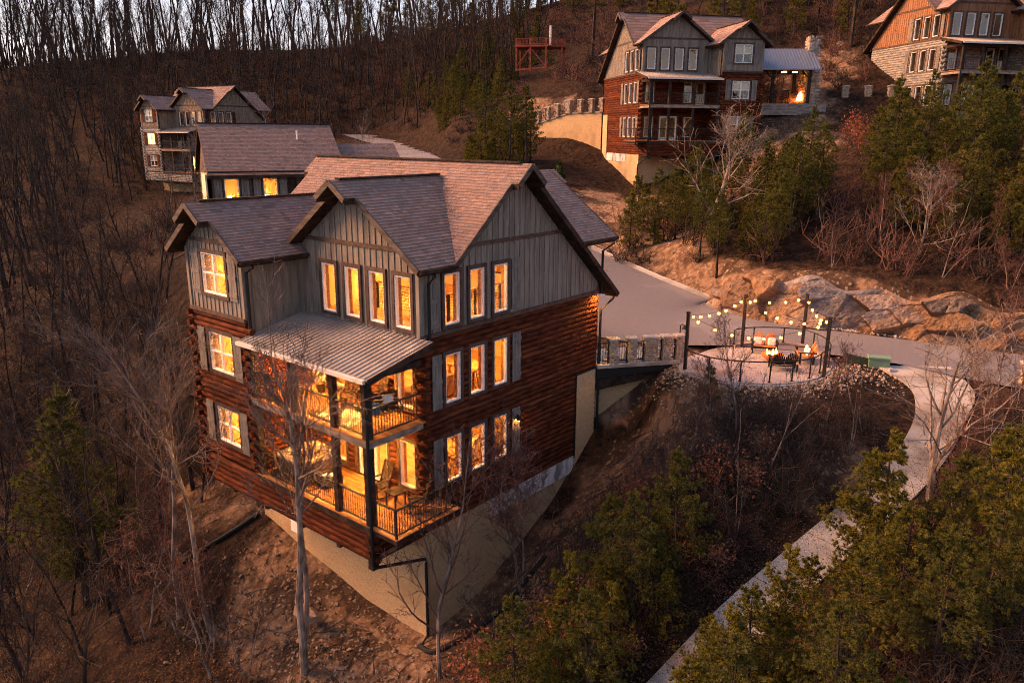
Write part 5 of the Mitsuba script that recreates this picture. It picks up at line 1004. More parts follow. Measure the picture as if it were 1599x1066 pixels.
for a, b in (((-3.1, -1.9), (1.4, -2.3)), ((1.4, -2.3), (3.5, -1.1)), ((3.5, -1.1), (3.5, 1.9)), ((-3.1, -1.9), (-3.1, 1.9))):
    m = MB().bar((*a, 1.1), (*b, 1.1), .1, .06).bar((*a, .35), (*b, .35), .08, .06); L = math.hypot(b[0] - a[0], b[1] - a[1])
    for t in np.arange(.15, L, .2) / L: m.box(a[0] + (b[0] - a[0]) * t - .025, a[0] + (b[0] - a[0]) * t + .025, a[1] + (b[1] - a[1]) * t - .025, a[1] + (b[1] - a[1]) * t + .025, .35, 1.1)
    put(k + '__railing', m, 'm_red_stain', to_world=tw); 
put(k + '__stove_pipe', MB().tube([(1.6, -.4, .3), (1.6, -.4, 2.9)], .17, 10), 'm_gutter', to_world=tw)
tag(k, 'red timber lookout on stilts with a pale stove pipe high on the slope', 'deck')
# ------------------------------------------------------------------ trees, brush and leaves
def unit(v): v = np.asarray(v, float); return v / (np.linalg.norm(v) + 1e-12)
def turn(d, ang, r):
    """d turned by ang in a random direction"""
    a = unit(np.cross(d, unit(r.normal(size=3)))); return unit(d * math.cos(ang) + a * math.sin(ang))
def bare_tree(seed, H, r0, kids=(16, 6, 4), first=0.3, spread=(0.6, 0.9), rmin=0.010, stems=1, lean=0.06, up=0.07, top_sides=6, lenk=(0.36, 0.62)):
    """leafless tree: (trunk, branches)"""
    r = rng(seed); trunk, br = MB(), MB()
    def limb(p, d, L, rad, lev):
        n = (12, 7, 4, 2)[lev] if lev < 4 else 2; pts = [p]; step = L / n
        for q in range(n):
            d = unit(d + r.normal(size=3) * (0.07, 0.13, 0.2, 0.25)[min(lev, 3)] + Z3 * (up if lev else 0.03)); pts.append(pts[-1] + d * step)
        pts = np.array(pts); rr = rad * (1 - np.linspace(0, 1, n + 1) * (0.86 if lev == 0 else 0.7)); rr = np.maximum(rr, rmin * 0.8)
        (trunk if lev == 0 else br).tube(pts, rr, (top_sides, 4, 3, 3)[min(lev, 3)], cap=False)
        if lev >= len(kids): return
        for q in range(max(1, int(kids[lev] * (0.75 + 0.5 * r.random())))):
            t = first + (0.98 - first) * r.random() ** (0.8 if lev == 0 else 1) if lev == 0 else 0.2 + 0.78 * r.random()
            i = min(n - 1, int(t * n)); f = t * n - i; b = pts[i] * (1 - f) + pts[i + 1] * f; dd = unit(pts[i + 1] - pts[i])
            LL = L * (lenk[0] + (lenk[1] - lenk[0]) * r.random()) * (1.0 - 0.55 * t) * (1 if lev else 0.85)
            limb(b, turn(dd, spread[0] + (spread[1] - spread[0]) * r.random(), r), max(LL, 0.12), max(rmin, (rr[i] * 0.52)), lev + 1)
    for q in range(stems):
        d = unit(np.array([r.normal() * lean, r.normal() * lean, 1.0]) + (np.array([r.normal(), r.normal(), 0]) * 0.22 if stems > 1 else 0))
        limb(np.array([r.normal() * .06 * (stems > 1), r.normal() * .06 * (stems > 1), -0.4]), d, H * (1 if q == 0 else 0.6 + .35 * r.random()), r0 * (1 if q == 0 else .75), 0)
    return trunk, br
def pine(seed, H, base=0.18, R=1.9, whorls=20, dense=1.0, tint=(1, 1, 1), blades=12, blen=0.20):
    """pine with whorls of branches and tufts of needles: (trunk, needles)"""
    r = rng(seed); tr, nd = MB(), MB(); n = 9; lean = r.normal(size=2) * 0.03
    pts = np.array([[lean[0] * t * H + .06 * math.sin(t * 5 + seed), lean[1] * t * H + .05 * math.cos(t * 4), -0.3 + t * (H + .3)] for t in np.linspace(0, 1, n)])
    tr.tube(pts, np.linspace(0.014 * H + 0.03, 0.012, n), 6, cap=False)
    axis_at = lambda t: np.array([np.interp(t, np.linspace(0, 1, n), pts[:, k]) for k in range(3)])
    V, C = [], []
    def tuft(p, d, s):
        k = max(5, int(blades * (0.7 + .6 * r.random()))); q = r.normal(size=(k, 3)); q /= np.linalg.norm(q, axis=1, keepdims=True)
        q = q * 0.75 + d * 0.95; q /= np.linalg.norm(q, axis=1, keepdims=True); L = blen * s * (0.6 + 0.7 * r.random((k, 1)))
        w = np.cross(q, r.normal(size=(k, 3))); w /= np.linalg.norm(w, axis=1, keepdims=True); w *= 0.10 * L * 1.2
        V.append(np.stack([p - w, p + w, p + q * L], 1).reshape(-1, 3))
        col = np.array([0.122, 0.110, 0.024]) * (0.65 + 0.7 * r.random()) * np.array(tint); C.append(np.tile(col, (3 * k, 1)))
    for wi in range(whorls):
        t = base + (0.97 - base) * (wi + r.random() * .8) / whorls; shape = (1 - (t - base) / (1.02 - base)) ** 0.98 * min(1, 0.45 + 2.2 * (t - base) / (1 - base)) 
        for q in range(r.integers(3, 6)):
            a = r.random() * 6.283; L = max(0.25, R * shape * (0.45 + 0.95 * r.random())); b = axis_at(t); out = np.array([math.cos(a), math.sin(a), 0])
            m = max(3, int(L / 0.35)); p = [b]; el = 0.25 - 0.5 * (1 - t) + r.normal() * .12
            for s in range(m): p.append(p[-1] + unit(out * math.cos(el) + Z3 * math.sin(el) + r.normal(size=3) * .1) * L / m); el += 0.13
            p = np.array(p); tr.tube(p, np.linspace(0.022 + .006 * L, 0.006, m + 1), 3, cap=False)
            for s in range(1, m + 1):
                dd = unit(p[s] - p[s - 1]); fr_ = s / m
                if fr_ < 0.3 and L > 0.8: continue
                for u in range(int((3 + 3.2 * fr_) * dense + r.random())):
                    off = turn(dd, 0.5 + .7 * r.random(), r) * (0.08 + 0.34 * r.random()) * min(1, L)
                    tuft(p[s] + off * (1 if s < m else .6) + Z3 * .02, unit(dd + off + Z3 * .25), 1.0)
    for q in range(6): tuft(pts[-1] - Z3 * .12 * q, Z3, 1.0)
    V = np.vstack(V); nd.add(V, np.arange(len(V)).reshape(-1, 3), np.vstack(C)); return tr, nd
def brush(seed, h, stems=26, spread=0.5, sub=4, rad=0.007):
    r = rng(seed); m = MB()
    for q in range(stems):
        a = r.random() * 6.283; p = np.array([r.normal() * .28, r.normal() * .28, -.05]); d = unit(np.array([math.cos(a) * spread, math.sin(a) * spread, 1]) * (0.5 + r.random())); L = h * (0.5 + 0.6 * r.random()); pts = [p]
        for s in range(4): d = unit(d + r.normal(size=3) * .22); pts.append(pts[-1] + d * L / 4)
        m.tube(pts, np.linspace(rad * 1.5, rad * .6, 5), 3, cap=False)
        for s in range(sub):
            i = r.integers(1, 4); e = turn(d, .5 + .6 * r.random(), r); b = np.array(pts[i]); m.tube([b, b + e * L * .2, b + unit(e + r.normal(size=3) * .3) * L * .36], [rad, rad * .8, rad * .5], 3, cap=False)
    return m
def leafy(seed, h, n, col, R=0.6, size=0.075):
    """leaves that have stayed on a shrub"""
    r = rng(seed); m = MB(); c = r.normal(size=(n, 3)) * np.array([R * .5, R * .5, h * .24]) + np.array([0, 0, h * .6]); d = r.normal(size=(n, 3)); d /= np.linalg.norm(d, axis=1, keepdims=True); e = np.cross(d, r.normal(size=(n, 3))); e /= np.linalg.norm(e, axis=1, keepdims=True)
    s = size * (.6 + .8 * r.random((n, 1))); v = np.stack([c - d * s, c + e * s * .45, c + d * s, c - e * s * .45], 1).reshape(-1, 3); m.add(v, np.arange(4 * n).reshape(-1, 4), np.repeat(np.array(col) * (.6 + .8 * r.random((n, 1))), 4, 0)); return m
def proto(key, **parts):
    g = {'type': 'shapegroup'}
    for nm, (mb, m) in parts.items(): g[nm] = mikit.ply(mb.done(), m, color=mb.col())
    scene[key] = g; return key
def to_cam(x, y, z):
    d = np.column_stack([x, y, z]) - CAM; w = d @ FW; k = 0.5 / math.tan(math.radians(FOV / 2)); rt = np.cross(FW, UP); return 0.5 + k * (d @ rt) / w, 0.333 - k * (d @ UP) / w, w
def nth(i): return f"{i}{'th' if 10 <= i % 100 <= 20 else {1: 'st', 2: 'nd', 3: 'rd'}.get(i % 10, 'th')}"
def forest(name, kinds, pts, label, cat, group=None, seed=0, s=(0.8, 1.2), sink=0.0, stuff=False, where=None):
    """one instance of one of the kinds at every point; what stands wholly outside the photograph is left out"""
    r = rng(seed); pts = np.asarray(pts, float)
    if not len(pts): return
    pts = pts.reshape(len(pts), -1); z = ground(pts[:, 0], pts[:, 1])
    if group or stuff:                           # (the labels count along the picture; nothing is placed by it)
        u, v, w = to_cam(pts[:, 0], pts[:, 1], z + 2.5); ok = (w > 3) & (u > -.06) & (u < 1.06) & (v < .80); pts, z, u, w = pts[ok], z[ok], u[ok], w[ok]
    if not len(pts): return
    if stuff: labels[name] = {'kind': 'stuff', 'label': label, 'category': cat}
    if group:
        n = len(pts); nb = 1 if n <= 16 else 2 if n <= 45 else 3 if n <= 80 else 4; band = np.argsort(np.argsort(w)) * nb // max(n, 1); row = [''] if nb == 1 else [' of the front row', ' of the back row'] if nb == 2 else [' of the front row', ' of the middle row', ' of the back row'] if nb == 3 else [' of the front row', ' of the second row', ' of the third row', ' of the last row']
        names = [f'{label[0]}, {nth(1 + int(((band == band[i]) & (u < u[i])).sum()))} from left{row[band[i]]} {label[1]}' for i in range(n)]
    for i, p in enumerate(pts):
        k = f'{name}__{i + 1:03d}' if stuff else uniq(name); sc = p[2] if len(p) > 2 else s[0] + (s[1] - s[0]) * r.random(); ki = kinds[int(p[3])] if len(p) > 3 else kinds[r.integers(len(kinds))]
        scene[k] = {'type': 'instance', 'to_world': pose(p[0], p[1], float(z[i]) - sink, (p[4] if len(p) > 4 else r.random() * 360), sc), 'kind_of': {'type': 'ref', 'id': ki}}
        if not stuff: tag(k, names[i] if group else label[i], cat, group)
KEEP = [Polygon([(-12.5, -4.2), (1.8, -4.2), (4.5, 14), (-12.5, 14)]), Polygon([(p[0], p[1]) for p in PAT]).buffer(1.3), LineString(ROAD_S[:, :2]).buffer(3.6), LineString(PATH_S[:, :2]).buffer(1.7), Polygon([(-8, 13), (4, 12), (3, 26), (-8, 27)])]
def _house(x, y, deg, mirror):
    c_, s_ = math.cos(math.radians(deg)), math.sin(math.radians(deg)); q = [(-11.5, -4.5), (1.5, -4.5), (1.5, 12), (-11.5, 12)]
    return Polygon([(x + c_ * (-a if mirror else a) - s_ * b, y + s_ * (-a if mirror else a) + c_ * b) for a, b in q])
KEEP += [_house(-18.58, 44.73, 51.1, True), _house(1.71, 59.82, 48.3, True), _house(-79.61, 37.84, 7.2, False), Polygon([pl(-1, 1.5), pl(15, 1.5), pl(15, -9), pl(-1, -9)]), Polygon([(-17, 51), (-12, 47), (-3, 56), (-9, 62)]), Polygon([(-49, 60), (-41, 60), (-41, 66), (-49, 66)]), LineString([RA, RB]).buffer(2.0)]
KEEP.append(Point(-38.5, 56.5).buffer(4.2)); KEEP_ALL = unary_union(KEEP)
def scatter(poly, n, seed, gap, avoid=None):
    r = rng(seed); poly = Polygon(poly).difference(KEEP_ALL if avoid is None else avoid); x0, y0, x1, y1 = poly.bounds; out = np.zeros((0, 2)); tries = 0
    from shapely import contains_xy
    while len(out) < n and tries < n * 60:
        p = np.array([x0 + (x1 - x0) * r.random(), y0 + (y1 - y0) * r.random()]); tries += 1
        if contains_xy(poly, *p) and (not len(out) or np.min(np.hypot(*(out - p).T)) > gap): out = np.vstack([out, p])
    return out
# kinds
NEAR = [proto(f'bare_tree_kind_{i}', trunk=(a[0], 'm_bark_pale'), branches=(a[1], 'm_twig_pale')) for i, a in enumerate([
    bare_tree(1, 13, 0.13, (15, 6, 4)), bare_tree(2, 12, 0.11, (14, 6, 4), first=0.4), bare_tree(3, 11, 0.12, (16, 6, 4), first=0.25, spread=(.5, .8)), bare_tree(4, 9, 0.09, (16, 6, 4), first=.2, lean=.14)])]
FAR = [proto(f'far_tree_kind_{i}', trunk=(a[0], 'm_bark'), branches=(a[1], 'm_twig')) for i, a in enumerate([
    bare_tree(11, 18, 0.19, (16, 6, 2), first=.38, rmin=.018, spread=(.45, .8), up=.12, lenk=(.26, .46)), bare_tree(12, 16, 0.17, (15, 6, 2), first=.45, rmin=.018, spread=(.4, .8), up=.14, lenk=(.25, .45)), bare_tree(13, 19, 0.18, (17, 6, 2), first=.42, rmin=.018, spread=(.4, .75), up=.14, lenk=(.24, .42)), bare_tree(14, 14, 0.14, (16, 6, 2), first=.3, rmin=.018, lean=.1, up=.1, lenk=(.3, .5))])]
SAP = [proto(f'sapling_kind_{i}', trunk=(a[0], 'm_bark_pale'), branches=(a[1], m)) for i, (a, m) in enumerate([
    (bare_tree(21, 6.5, 0.06, (28, 8, 4), first=.2, spread=(.5, .8), lean=.05, rmin=.008), 'm_twig_red'), (bare_tree(22, 5.5, 0.055, (24, 8, 4), first=.15, spread=(.5, .9), stems=2, rmin=.008), 'm_twig_red'),
    (bare_tree(23, 6, 0.045, (9, 3), first=.4, spread=(.4, .7), stems=2, rmin=.007), 'm_twig'), (bare_tree(24, 4.5, 0.04, (12, 5, 3), first=.15, stems=3, rmin=.008), 'm_twig')])]
SPREAD = [proto(f'spreading_tree_kind_{i}', trunk=(a[0], 'm_bark_pale'), branches=(a[1], m)) for i, (a, m) in enumerate([
    (bare_tree(31, 5.5, 0.15, (14, 7, 5), first=.16, spread=(.6, 1.0), lenk=(.6, .95), rmin=.009), 'm_bark_pale'), (bare_tree(32, 4.5, 0.10, (13, 7, 5), first=.12, spread=(.7, 1.1), lenk=(.6, .95), rmin=.008), 'm_bark_pale')])]
PINE = [proto(f'pine_kind_{i}', trunk=(a[0], 'm_bark'), crown=(a[1], 'm_needle')) for i, a in enumerate([
    pine(41, 6.0, .08, 1.9, 20), pine(42, 7.5, .12, 2.2, 22), pine(43, 5.0, .05, 1.8, 17, tint=(1.1, 1.05, 1)), pine(44, 9.0, .22, 2.3, 23, tint=(.85, .9, 1)), pine(45, 3.2, .05, 1.1, 13, tint=(1.15, 1.1, 1)), pine(46, 11.0, .42, 2.5, 20, tint=(.75, .85, 1))])]
NEARPINE = [proto(f'near_pine_kind_{i}', trunk=(a[0], 'm_bark'), crown=(a[1], 'm_needle')) for i, a in enumerate([
    pine(51, 6.5, .10, 2.3, 22, 1.15, blades=20, blen=.15, tint=(1.1, 1.05, .9)), pine(52, 5.0, .06, 2.0, 19, 1.15, blades=20, blen=.14), pine(53, 8.0, .2, 2.6, 22, 1.1, blades=20, blen=.16, tint=(.8, .85, 1))])]
BRUSH = [proto(f'brush_kind_{i}', twigs=(brush(60 + i, h, n_, sp), m)) for i, (h, n_, sp, m) in enumerate([(1.1, 26, .6, 'm_twig'), (1.6, 22, .4, 'm_twig'), (0.8, 30, .9, 'm_twig_red'), (2.2, 20, .35, 'm_twig')])]
FARBRUSH = [proto(f'far_brush_kind_{i}', twigs=(brush(70 + i, h, 16, sp, 3, .022), m)) for i, (h, sp, m) in enumerate([(2.2, .5, 'm_twig'), (3.2, .35, 'm_twig_red'), (1.6, .8, 'm_twig')])]
RED = [proto(f'oak_kind_{i}', twigs=(brush(80 + i, h, 16, .45), 'm_twig'), leaves=(leafy(90 + i, h, 700, c, R), 'm_dry_leaf')) for i, (h, R, c) in enumerate([(1.7, .8, (.26, .105, .06)), (2.4, .9, (.22, .085, .05)), (1.2, .7, (.30, .14, .085))])]

DARK = []
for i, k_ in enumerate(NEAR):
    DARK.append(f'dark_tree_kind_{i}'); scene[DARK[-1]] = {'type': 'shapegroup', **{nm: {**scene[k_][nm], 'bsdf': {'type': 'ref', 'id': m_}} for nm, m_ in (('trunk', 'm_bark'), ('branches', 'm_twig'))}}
BIG = [proto(f'big_tree_kind_{i}', trunk=(a[0], 'm_bark_pale'), branches=(a[1], 'm_twig_pale')) for i, a in enumerate([bare_tree(5, 14, .165, (17, 9, 5), first=.38, spread=(.35, .75), lean=.05, top_sides=8, rmin=.008), bare_tree(8, 13, .13, (16, 9, 5), first=.36, spread=(.35, .75), lean=.05, top_sides=8, rmin=.008)])]
# ---- single trees the photograph shows
forest('bare_tree', BIG + NEAR, [(-2.43, -3.6, .92, 0, 40), (-2.95, -3.5, .92, 1, 190), (-7.5, -4.1, 1.0, 1, 100), (-5.9, -5.2, .62, 5, 10), (-9.4, -4.5, .8, 0, 60), (-11.2, -4.0, .85, 1, 230)],
       ['tall pale bare tree with a straight trunk crossing the lower porch', 'slimmer bare tree close beside the one crossing the lower porch', 'bare tree in front of the left wing of the nearest cabin', 'low leaning bare tree in front of the base logs of the nearest cabin', 'pale bare tree before the left edge of the wing', 'pale bare tree just left of the wing corner logs'], 'tree')
forest('sapling', SAP, [(1.85, -1.3, 1.35, 0, 0), (2.1, 2.7, 1.25, 1, 70), (2.9, 0.6, .7, 3, 200)],
       ['reddish bare sapling in front of the right corner of the tan foundation', 'reddish bare sapling with side branches before the whitewashed strip', 'low many-stemmed bare sapling beside the foundation'], 'tree')
forest('sapling', SAP[1:], [(-8.6, -4.9, 1.1, 2, 20), (-6.9, -4.6, .9, 0, 80), (-4.6, -4.5, .8, 2, 160), (-10.2, -5.4, 1.15, 0, 250)],
       ['twiggy pale sapling before the lower wing window', 'thin sapling between the wing and the leaning bare tree', 'many-stemmed sapling below the hot tub end of the porch', 'twiggy sapling on the bank left of the wing'], 'tree')
forest('spreading_tree', SPREAD, [(-5.05, 31.2, 1.3, 0, 0), (7.9, 30.8, .95, 1, 30), (-19.0, 30.5, .0001, 1, 0)][:2], ['pale bare tree with spreading limbs standing over the dense pines behind the road', 'small pale spreading bare tree on the bank above the rock face'], 'tree')
forest('spreading_tree', SPREAD, [(13.5, 9.9, 1.0, 0, 60)], ['spreading bare tree right of the concrete path'], 'tree')
forest('pine_tree', NEARPINE, [(13.4, 4.4, .75, 0, 0), (14.3, 3.0, .72, 1, 50), (16.3, 8.0, .62, 2, 90), (13.6, 1.2, .70, 1, 200), (11.6, -1.2, .62, 0, 20), (6.3, 2.1, .72, 1, 70), (7.6, -1.7, .35, 1, 20), (10.3, 0.4, .45, 1, 140), (16.0, 4.6, .75, 0, 250), (7.4, 4.1, .55, 1, 10), (12.1, .9, .62, 0, 40), (12.0, 2.9, .5, 1, 120), (11.4, -2.6, .6, 0, 300)],
       ['yellow-green pine just right of the middle of the concrete path', 'pine behind the lower bend of the concrete path at the lower right', 'tall dark pine at the right edge below the gas flame', 'low pine at the bottom right between the path and the frame edge', 'yellow-green pine leaning over the bottom end of the path', 'dark green pine in the hollow between cabin and path', 'young pine at the bottom edge left of the path', 'short pine left of the path at the bottom', 'pine close to the lower right corner', 'small dark pine on the bank below the terrace', 'yellow-green pine hiding the lower path from the right', 'small pine at the right kerb of the lower path', 'pine nearest the camera beside the end of the path'], 'pine')
forest('pine_tree', PINE, [(-16.0, -5.6, 1.15, 3, 10), (-19.2, -4.6, 1.1, 1, 80)], ['tall dark pine in the wood left of the nearest cabin', 'lower dark pine behind the tall one left of the nearest cabin'], 'pine')
forest('pine_tree', PINE, [(-12.6, 34.8, .72, 2, 0), (5.2, 10.8, .45, 4, 0), (-15.6, 38.9, .45, 4, 10)], ['single small pine on the bare slope right of the nearest roof', 'thin young pine under the front edge of the terrace', 'tiny pine at the foot of the upper red cabin'], 'pine')
for i, (x, y) in enumerate(((-24.6, 41.0), (-23.2, 39.4), (-21.9, 37.6))):
    m = MB(); r = rng(200 + i); n_ = 420; a = r.random(n_) * 6.283; h = r.random(n_); R_ = .34 * np.sin(np.pi * np.clip(h * .9 + .12, 0, 1)) ** .7; c = np.stack([np.cos(a) * R_, np.sin(a) * R_, h * 1.9], 1); d_ = r.normal(size=(n_, 3)) * .1; e_ = r.normal(size=(n_, 3)) * .06
    m.add(np.stack([c - e_, c + e_, c + d_ + np.array([0, 0, .12])], 1).reshape(-1, 3), np.arange(3 * n_).reshape(-1, 3), np.tile(np.array([.035, .045, .016]), (3 * n_, 1))); k = uniq('columnar_evergreen'); tw_ = T4().translate([x, y, gz(x, y)])
    put(k + '__foliage', m, 'm_needle', to_world=tw_); put(k + '__core', MB().tube([(0, 0, 0), (0, 0, .5), (0, 0, 1.2), (0, 0, 1.75)], [.12, .26, .24, .05], 8), 'm_dark_green', to_world=tw_)
    tag(k, f'{("left", "middle", "right")[i]} of the three dark columnar evergreens below the tan retaining wall', 'evergreen')
# ---- groves
forest('pine_tree', PINE, scatter([(-10.5, 29.5), (-4.5, 27.3), (1.5, 26.2), (3.0, 29), (0.5, 36), (-4, 42), (-9.5, 39), (-11.5, 33.5)], 58, 1, .95), ('pine', 'of the group behind the road'), 'pine', 'pines behind the road', 3, (.38, .62))
forest('pine_tree', PINE, scatter([(4, 36), (9.5, 32.5), (14, 30.5), (24, 31), (30, 46), (22, 56), (10, 53), (5, 50), (1.0, 44)], 130, 2, 1.3), ('pine', 'below the top right cabin'), 'pine', 'pines below the top right cabin', 4, (.5, .82))
forest('pine_tree', PINE, scatter([(4.5, 33.5), (9, 31.2), (15, 30.2), (21, 31), (20, 37), (10, 39), (4.5, 40)], 40, 102, 1.15), ('bushy pine', 'on the bank above the rock face'), 'pine', 'pines above the rock face', 103, (.42, .72))
forest('pine_tree', PINE, scatter([(-33.5, 38.6), (-28.6, 41.8), (-30.5, 45.5), (-35.5, 45), (-37.5, 43)], 18, 5, 1.2, LineString(ROAD_S[:, :2]).buffer(3.3)), ('pine', 'beside the upper road'), 'pine', 'pines beside the upper road', 6, (.5, .75))
forest('pine_tree', PINE, scatter([(-60, 60), (-50, 52), (-44, 56), (-47, 62), (-56, 68)], 20, 7, 2.2), ('dark pine', 'on the slope below the lookout'), 'pine', 'pines below the lookout', 8, (.42, .68))
forest('pine_tree', PINE, scatter([(-42, 68), (-27, 62), (-14, 70), (-6, 68), (3, 72), (30, 66), (40, 95), (0, 112), (-40, 98)], 85, 9, 3.0), ('pine', 'behind the upper cabins'), 'pine', 'pines behind the upper cabins', 10, (.8, 1.4))
forest('bare_tree', FAR, scatter([(-45, 80), (-22, 68), (4, 76), (30, 72), (35, 105), (-40, 115)], 26, 12, 3.0), ('bare tree', 'behind the upper cabins'), 'tree', 'bare trees behind the upper cabins', 13, (.55, .85))
forest('pine_tree', PINE, scatter([(18, -4), (21, 4), (20, 14), (17.4, 16), (16.3, 11), (17.2, 6), (16.6, -2)], 9, 14, 1.6, LineString(PATH_S[:, :2]).buffer(2)), ('pine', 'in the clump at the right edge'), 'pine', 'pines at the right edge', 15, (.32, .5))
forest('pine_tree', PINE, scatter([(-76, 62), (-53, 58), (-46, 72), (-62, 84)], 22, 105, 2.2), ('dark pine', 'on the slope above the long roof'), 'pine', 'pines above the long roof', 106, (.5, .85))
forest('pine_tree', PINE, scatter([(-49, 50), (-57, 57), (-53, 61), (-46, 54)], 14, 107, 1.2), ('low bushy pine', 'beyond the end of the long roof'), 'pine', 'bushy pines beyond the long roof', 108, (.3, .46))
W1 = [(-11.8, 5), (-13.2, -1.5), (-10.5, -6.0), (-6, -11.5), (-9, -17), (-25, -17), (-50, -9), (-52, 7), (-36, 9.5), (-26, 4)]
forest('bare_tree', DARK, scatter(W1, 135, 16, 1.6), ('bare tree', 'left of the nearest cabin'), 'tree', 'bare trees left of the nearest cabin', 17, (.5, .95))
forest('sapling', SAP[2:], scatter(W1, 60, 18, 1.6), ('thin sapling', 'left of the nearest cabin'), 'tree', 'saplings left of the nearest cabin', 19, (.6, 1.1))
W2 = [(-50, -9), (-52, 8), (-70, 18), (-92, 27), (-130, 42), (-168, 40), (-165, -20), (-90, -28)]
w2 = scatter(W2, 450, 20, 1.7); w2 = w2[np.argsort(np.hypot(*(w2 - CAM[:2]).T))]
forest('bare_tree', FAR, w2[:60], ('bare tree', 'in the far left wood'), 'tree', 'bare trees in the far left wood', 21, (.6, .95))
forest('far_wood', FAR, w2[60:], 'grey mass of bare trees in the far left wood', 'wood', seed=121, s=(.6, .95), stuff=True)
W3 = [(-84, 50), (-62, 58), (-50, 62), (-58, 84), (-86, 84), (-112, 70), (-104, 48)]
w3 = scatter(W3, 260, 22, 1.7); w3 = w3[np.argsort(np.hypot(*(w3 - CAM[:2]).T))]
forest('bare_tree', FAR, w3[:40], ('bare tree', 'above the distant cabin'), 'tree', 'bare trees on the slope behind the far cabins', 23, (.55, .9))
forest('slope_wood', FAR, w3[40:], 'bare wood covering the slope behind the far cabins', 'wood', seed=123, s=(.5, .9), stuff=True)
W4 = [(-210, 40), (-155, 38), (-118, 78), (-98, 82), (-70, 96), (-50, 98), (-48, 118), (-82, 120), (-120, 104), (-166, 92), (-205, 70)]
w4 = scatter(W4, 250, 24, 3.0); w4 = w4[np.argsort(np.hypot(*(w4 - CAM[:2]).T))]
forest('bare_tree', FAR, w4[:40], ('tall bare tree', 'on the crest'), 'tree', 'bare trees on the crest', 25, (.8, 1.35))
forest('crest_wood', FAR, w4[40:], 'bare wood standing along the skyline of the hill', 'wood', seed=125, s=(.9, 1.7), stuff=True)
W5 = [(-88, 30), (-130, 43), (-168, 41), (-166, 62), (-138, 74), (-112, 71), (-100, 50)]
forest('hill_wood', FAR, scatter(W5, 260, 126, 2.2), 'bare wood on the hillside left of the small distant cabin', 'wood', seed=127, s=(.55, .9), stuff=True)
forest('pine_tree', PINE, scatter([(-120, 88), (-98, 78), (-70, 88), (-50, 94), (-60, 112), (-110, 102)], 22, 26, 4), ('pine', 'on the skyline'), 'pine', 'pines on the skyline', 27, (1.0, 1.5))
forest('bare_tree', NEAR, scatter([(-35, 16), (-19, 18), (-22, 24), (-38, 30), (-62, 34), (-60, 22)], 10, 28, 3), ('bare tree', 'beside the long-roofed house'), 'tree', 'bare trees round the long-roofed house', 29, (.5, .8))
forest('sapling', SAP, scatter([(5.5, 8.2), (8.5, 11), (11, 12.5), (11, 8), (9.2, 5), (7, 4.5), (4.4, 5.5)], 16, 30, 1.0), ('thin sapling', 'between terrace and path'), 'tree', 'saplings between terrace and path', 31, (.45, .75))
forest('sapling', SAP, scatter([(13.9, 8), (13.7, 13), (14, 18.5), (16.5, 19), (17.5, 12), (16, 7)], 12, 32, 1.0), ('bare sapling', 'right of the path'), 'tree', 'saplings right of the path', 33, (.5, .8))
forest('sapling', SAP, scatter([(3, 27.2), (10, 27.5), (16, 29), (14, 32), (6, 34), (2, 31)], 12, 34, 1.2), ('bare sapling', 'above the rock face'), 'tree', 'saplings above the rock face', 35, (.5, .9))
forest('oak_shrub', RED, scatter([(3, -3), (4, 2), (6.5, 3), (8.5, 2), (7.5, -2.5), (5, -5)], 8, 36, 1.3), ('red-leaved shrub', 'right of the nearest cabin'), 'shrub', 'dry-leaved shrubs by the cabin', 37, (.6, 1.1))
forest('oak_shrub', RED, scatter([(-12, 36), (-8, 31), (0, 38), (1, 48), (-4, 47), (-9, 43)], 14, 38, 1.5), ('red-leaved shrub', 'below the upper red cabin'), 'shrub', 'dry-leaved shrubs on the upper slope', 39, (.7, 1.2))
forest('oak_shrub', RED, scatter([(5, 7), (9, 9), (10.2, 6), (8.2, 3.2), (5, 4.5)], 8, 40, 1.0), ('dry-leaved shrub', 'on the bank left of the path'), 'shrub', 'dry-leaved shrubs beside the path', 41, (.5, .9))
forest('pine_tree', NEARPINE, scatter([(11.6, 1.5), (13.4, 6.8), (15.6, 8.2), (16.6, 4), (15, -1.5), (12.5, -3.4), (11.0, -2.2)], 15, 44, .9, LineString(PATH_S[:, :2]).buffer(1.7)), ('pine', 'in the thicket right of the path'), 'pine', 'pines right of the path', 45, (.34, .6))
forest('pine_tree', NEARPINE, scatter([(6.0, -1), (7.4, 4), (8.8, 4), (8.6, -1), (7.6, -4.4), (6.4, -3)], 12, 46, .8, LineString(PATH_S[:, :2]).buffer(1.3)), ('dark pine', 'in the hollow left of the path'), 'pine', 'pines left of the path', 47, (.3, .6))
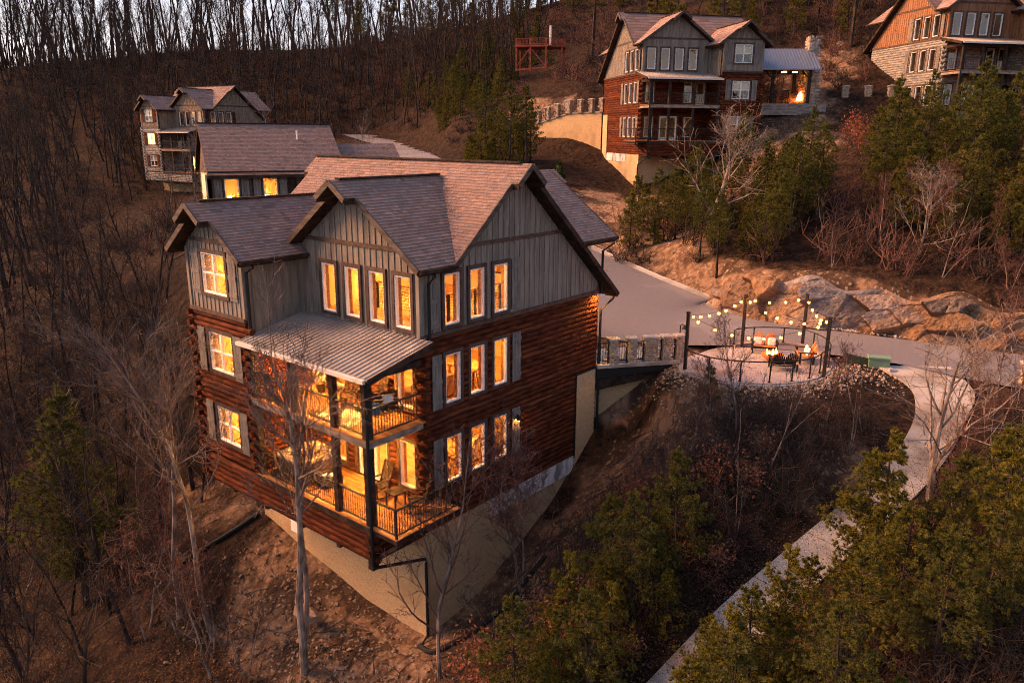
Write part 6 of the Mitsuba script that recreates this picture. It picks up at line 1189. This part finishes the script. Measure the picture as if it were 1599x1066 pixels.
# ---- brush that nobody could count
S_ = lambda q, n, sd, g, **kw: scatter(q, n, sd, g, **kw)
pts = np.vstack([S_(W1, 420, 50, .7), S_([(3, -4), (9, -6), (9, 10), (4.5, 9.6), (2.6, 4)], 130, 51, .6), S_([(9.5, 4), (11, 13), (8.8, 12), (6.5, 9.5)], 45, 52, .6), S_([(13, -4), (17, -4), (17, 18), (14, 18)], 90, 53, .6), S_([(-4, -5.2), (3, -3.2), (6, -8), (-3, -11)], 60, 54, .7)])
forest('undergrowth', BRUSH, pts, 'brown twiggy undergrowth covering the near slopes', 'undergrowth', seed=55, s=(.6, 1.2), stuff=True)
pts = np.vstack([S_(W2, 560, 56, 1.2), S_(W3, 300, 57, 1.2), S_(W5, 320, 67, 1.8), S_([(-112, 70), (-86, 84), (-58, 84), (-45, 76), (-40, 96), (-100, 104), (-150, 60)], 260, 58, 2), S_([(-10, 27), (16, 28.5), (24, 33), (10, 40), (-4, 42), (-12, 33)], 110, 59, .9), S_([(-46, 46), (-22, 56), (0, 64), (4, 76), (-40, 80)], 230, 60, 1.4), S_([(-60, 14), (-36, 12), (-22, 14), (-26, 26), (-60, 40)], 130, 61, 1.4)])
forest('far_undergrowth', FARBRUSH, pts, 'brown twiggy undergrowth covering the farther slopes', 'undergrowth', seed=62, s=(.5, 1.1), stuff=True)
# ---- fallen leaves
r = rng(90); n_ = 110000; px_ = np.vstack([r.uniform((-24, -13), (3, 6), (n_ // 2, 2)), r.uniform((2, -6), (18, 13), (n_ // 2, 2))])
from shapely import contains_xy
ok = ~contains_xy(unary_union([KEEP[0].buffer(-.0), KEEP[1].buffer(-1.4)]), px_[:, 0], px_[:, 1]); px_ = px_[ok]; n_ = len(px_)
cz = ground(px_[:, 0], px_[:, 1]) + 0.035 + .05 * r.random(n_); c = np.column_stack([px_, cz]); d_ = r.normal(size=(n_, 3)) * np.array([1, 1, .35]); d_ /= np.linalg.norm(d_, axis=1, keepdims=True); e_ = np.cross(d_, r.normal(size=(n_, 3)) * .4 + Z3); e_ /= np.linalg.norm(e_, axis=1, keepdims=True); s_ = .032 * (.6 + .9 * r.random((n_, 1)))
m = MB().add(np.stack([c - d_ * s_, c + e_ * s_ * .5, c + d_ * s_, c - e_ * s_ * .5], 1).reshape(-1, 3), np.arange(4 * n_).reshape(-1, 4), np.repeat(np.array([.12, .064, .038]) * (.35 + 1.1 * r.random((n_, 1))), 4, 0))
k = put('fallen_leaves', m, 'm_vc'); labels[k] = {'kind': 'stuff', 'label': 'brown fallen leaves lying on the near slopes', 'category': 'leaves'}
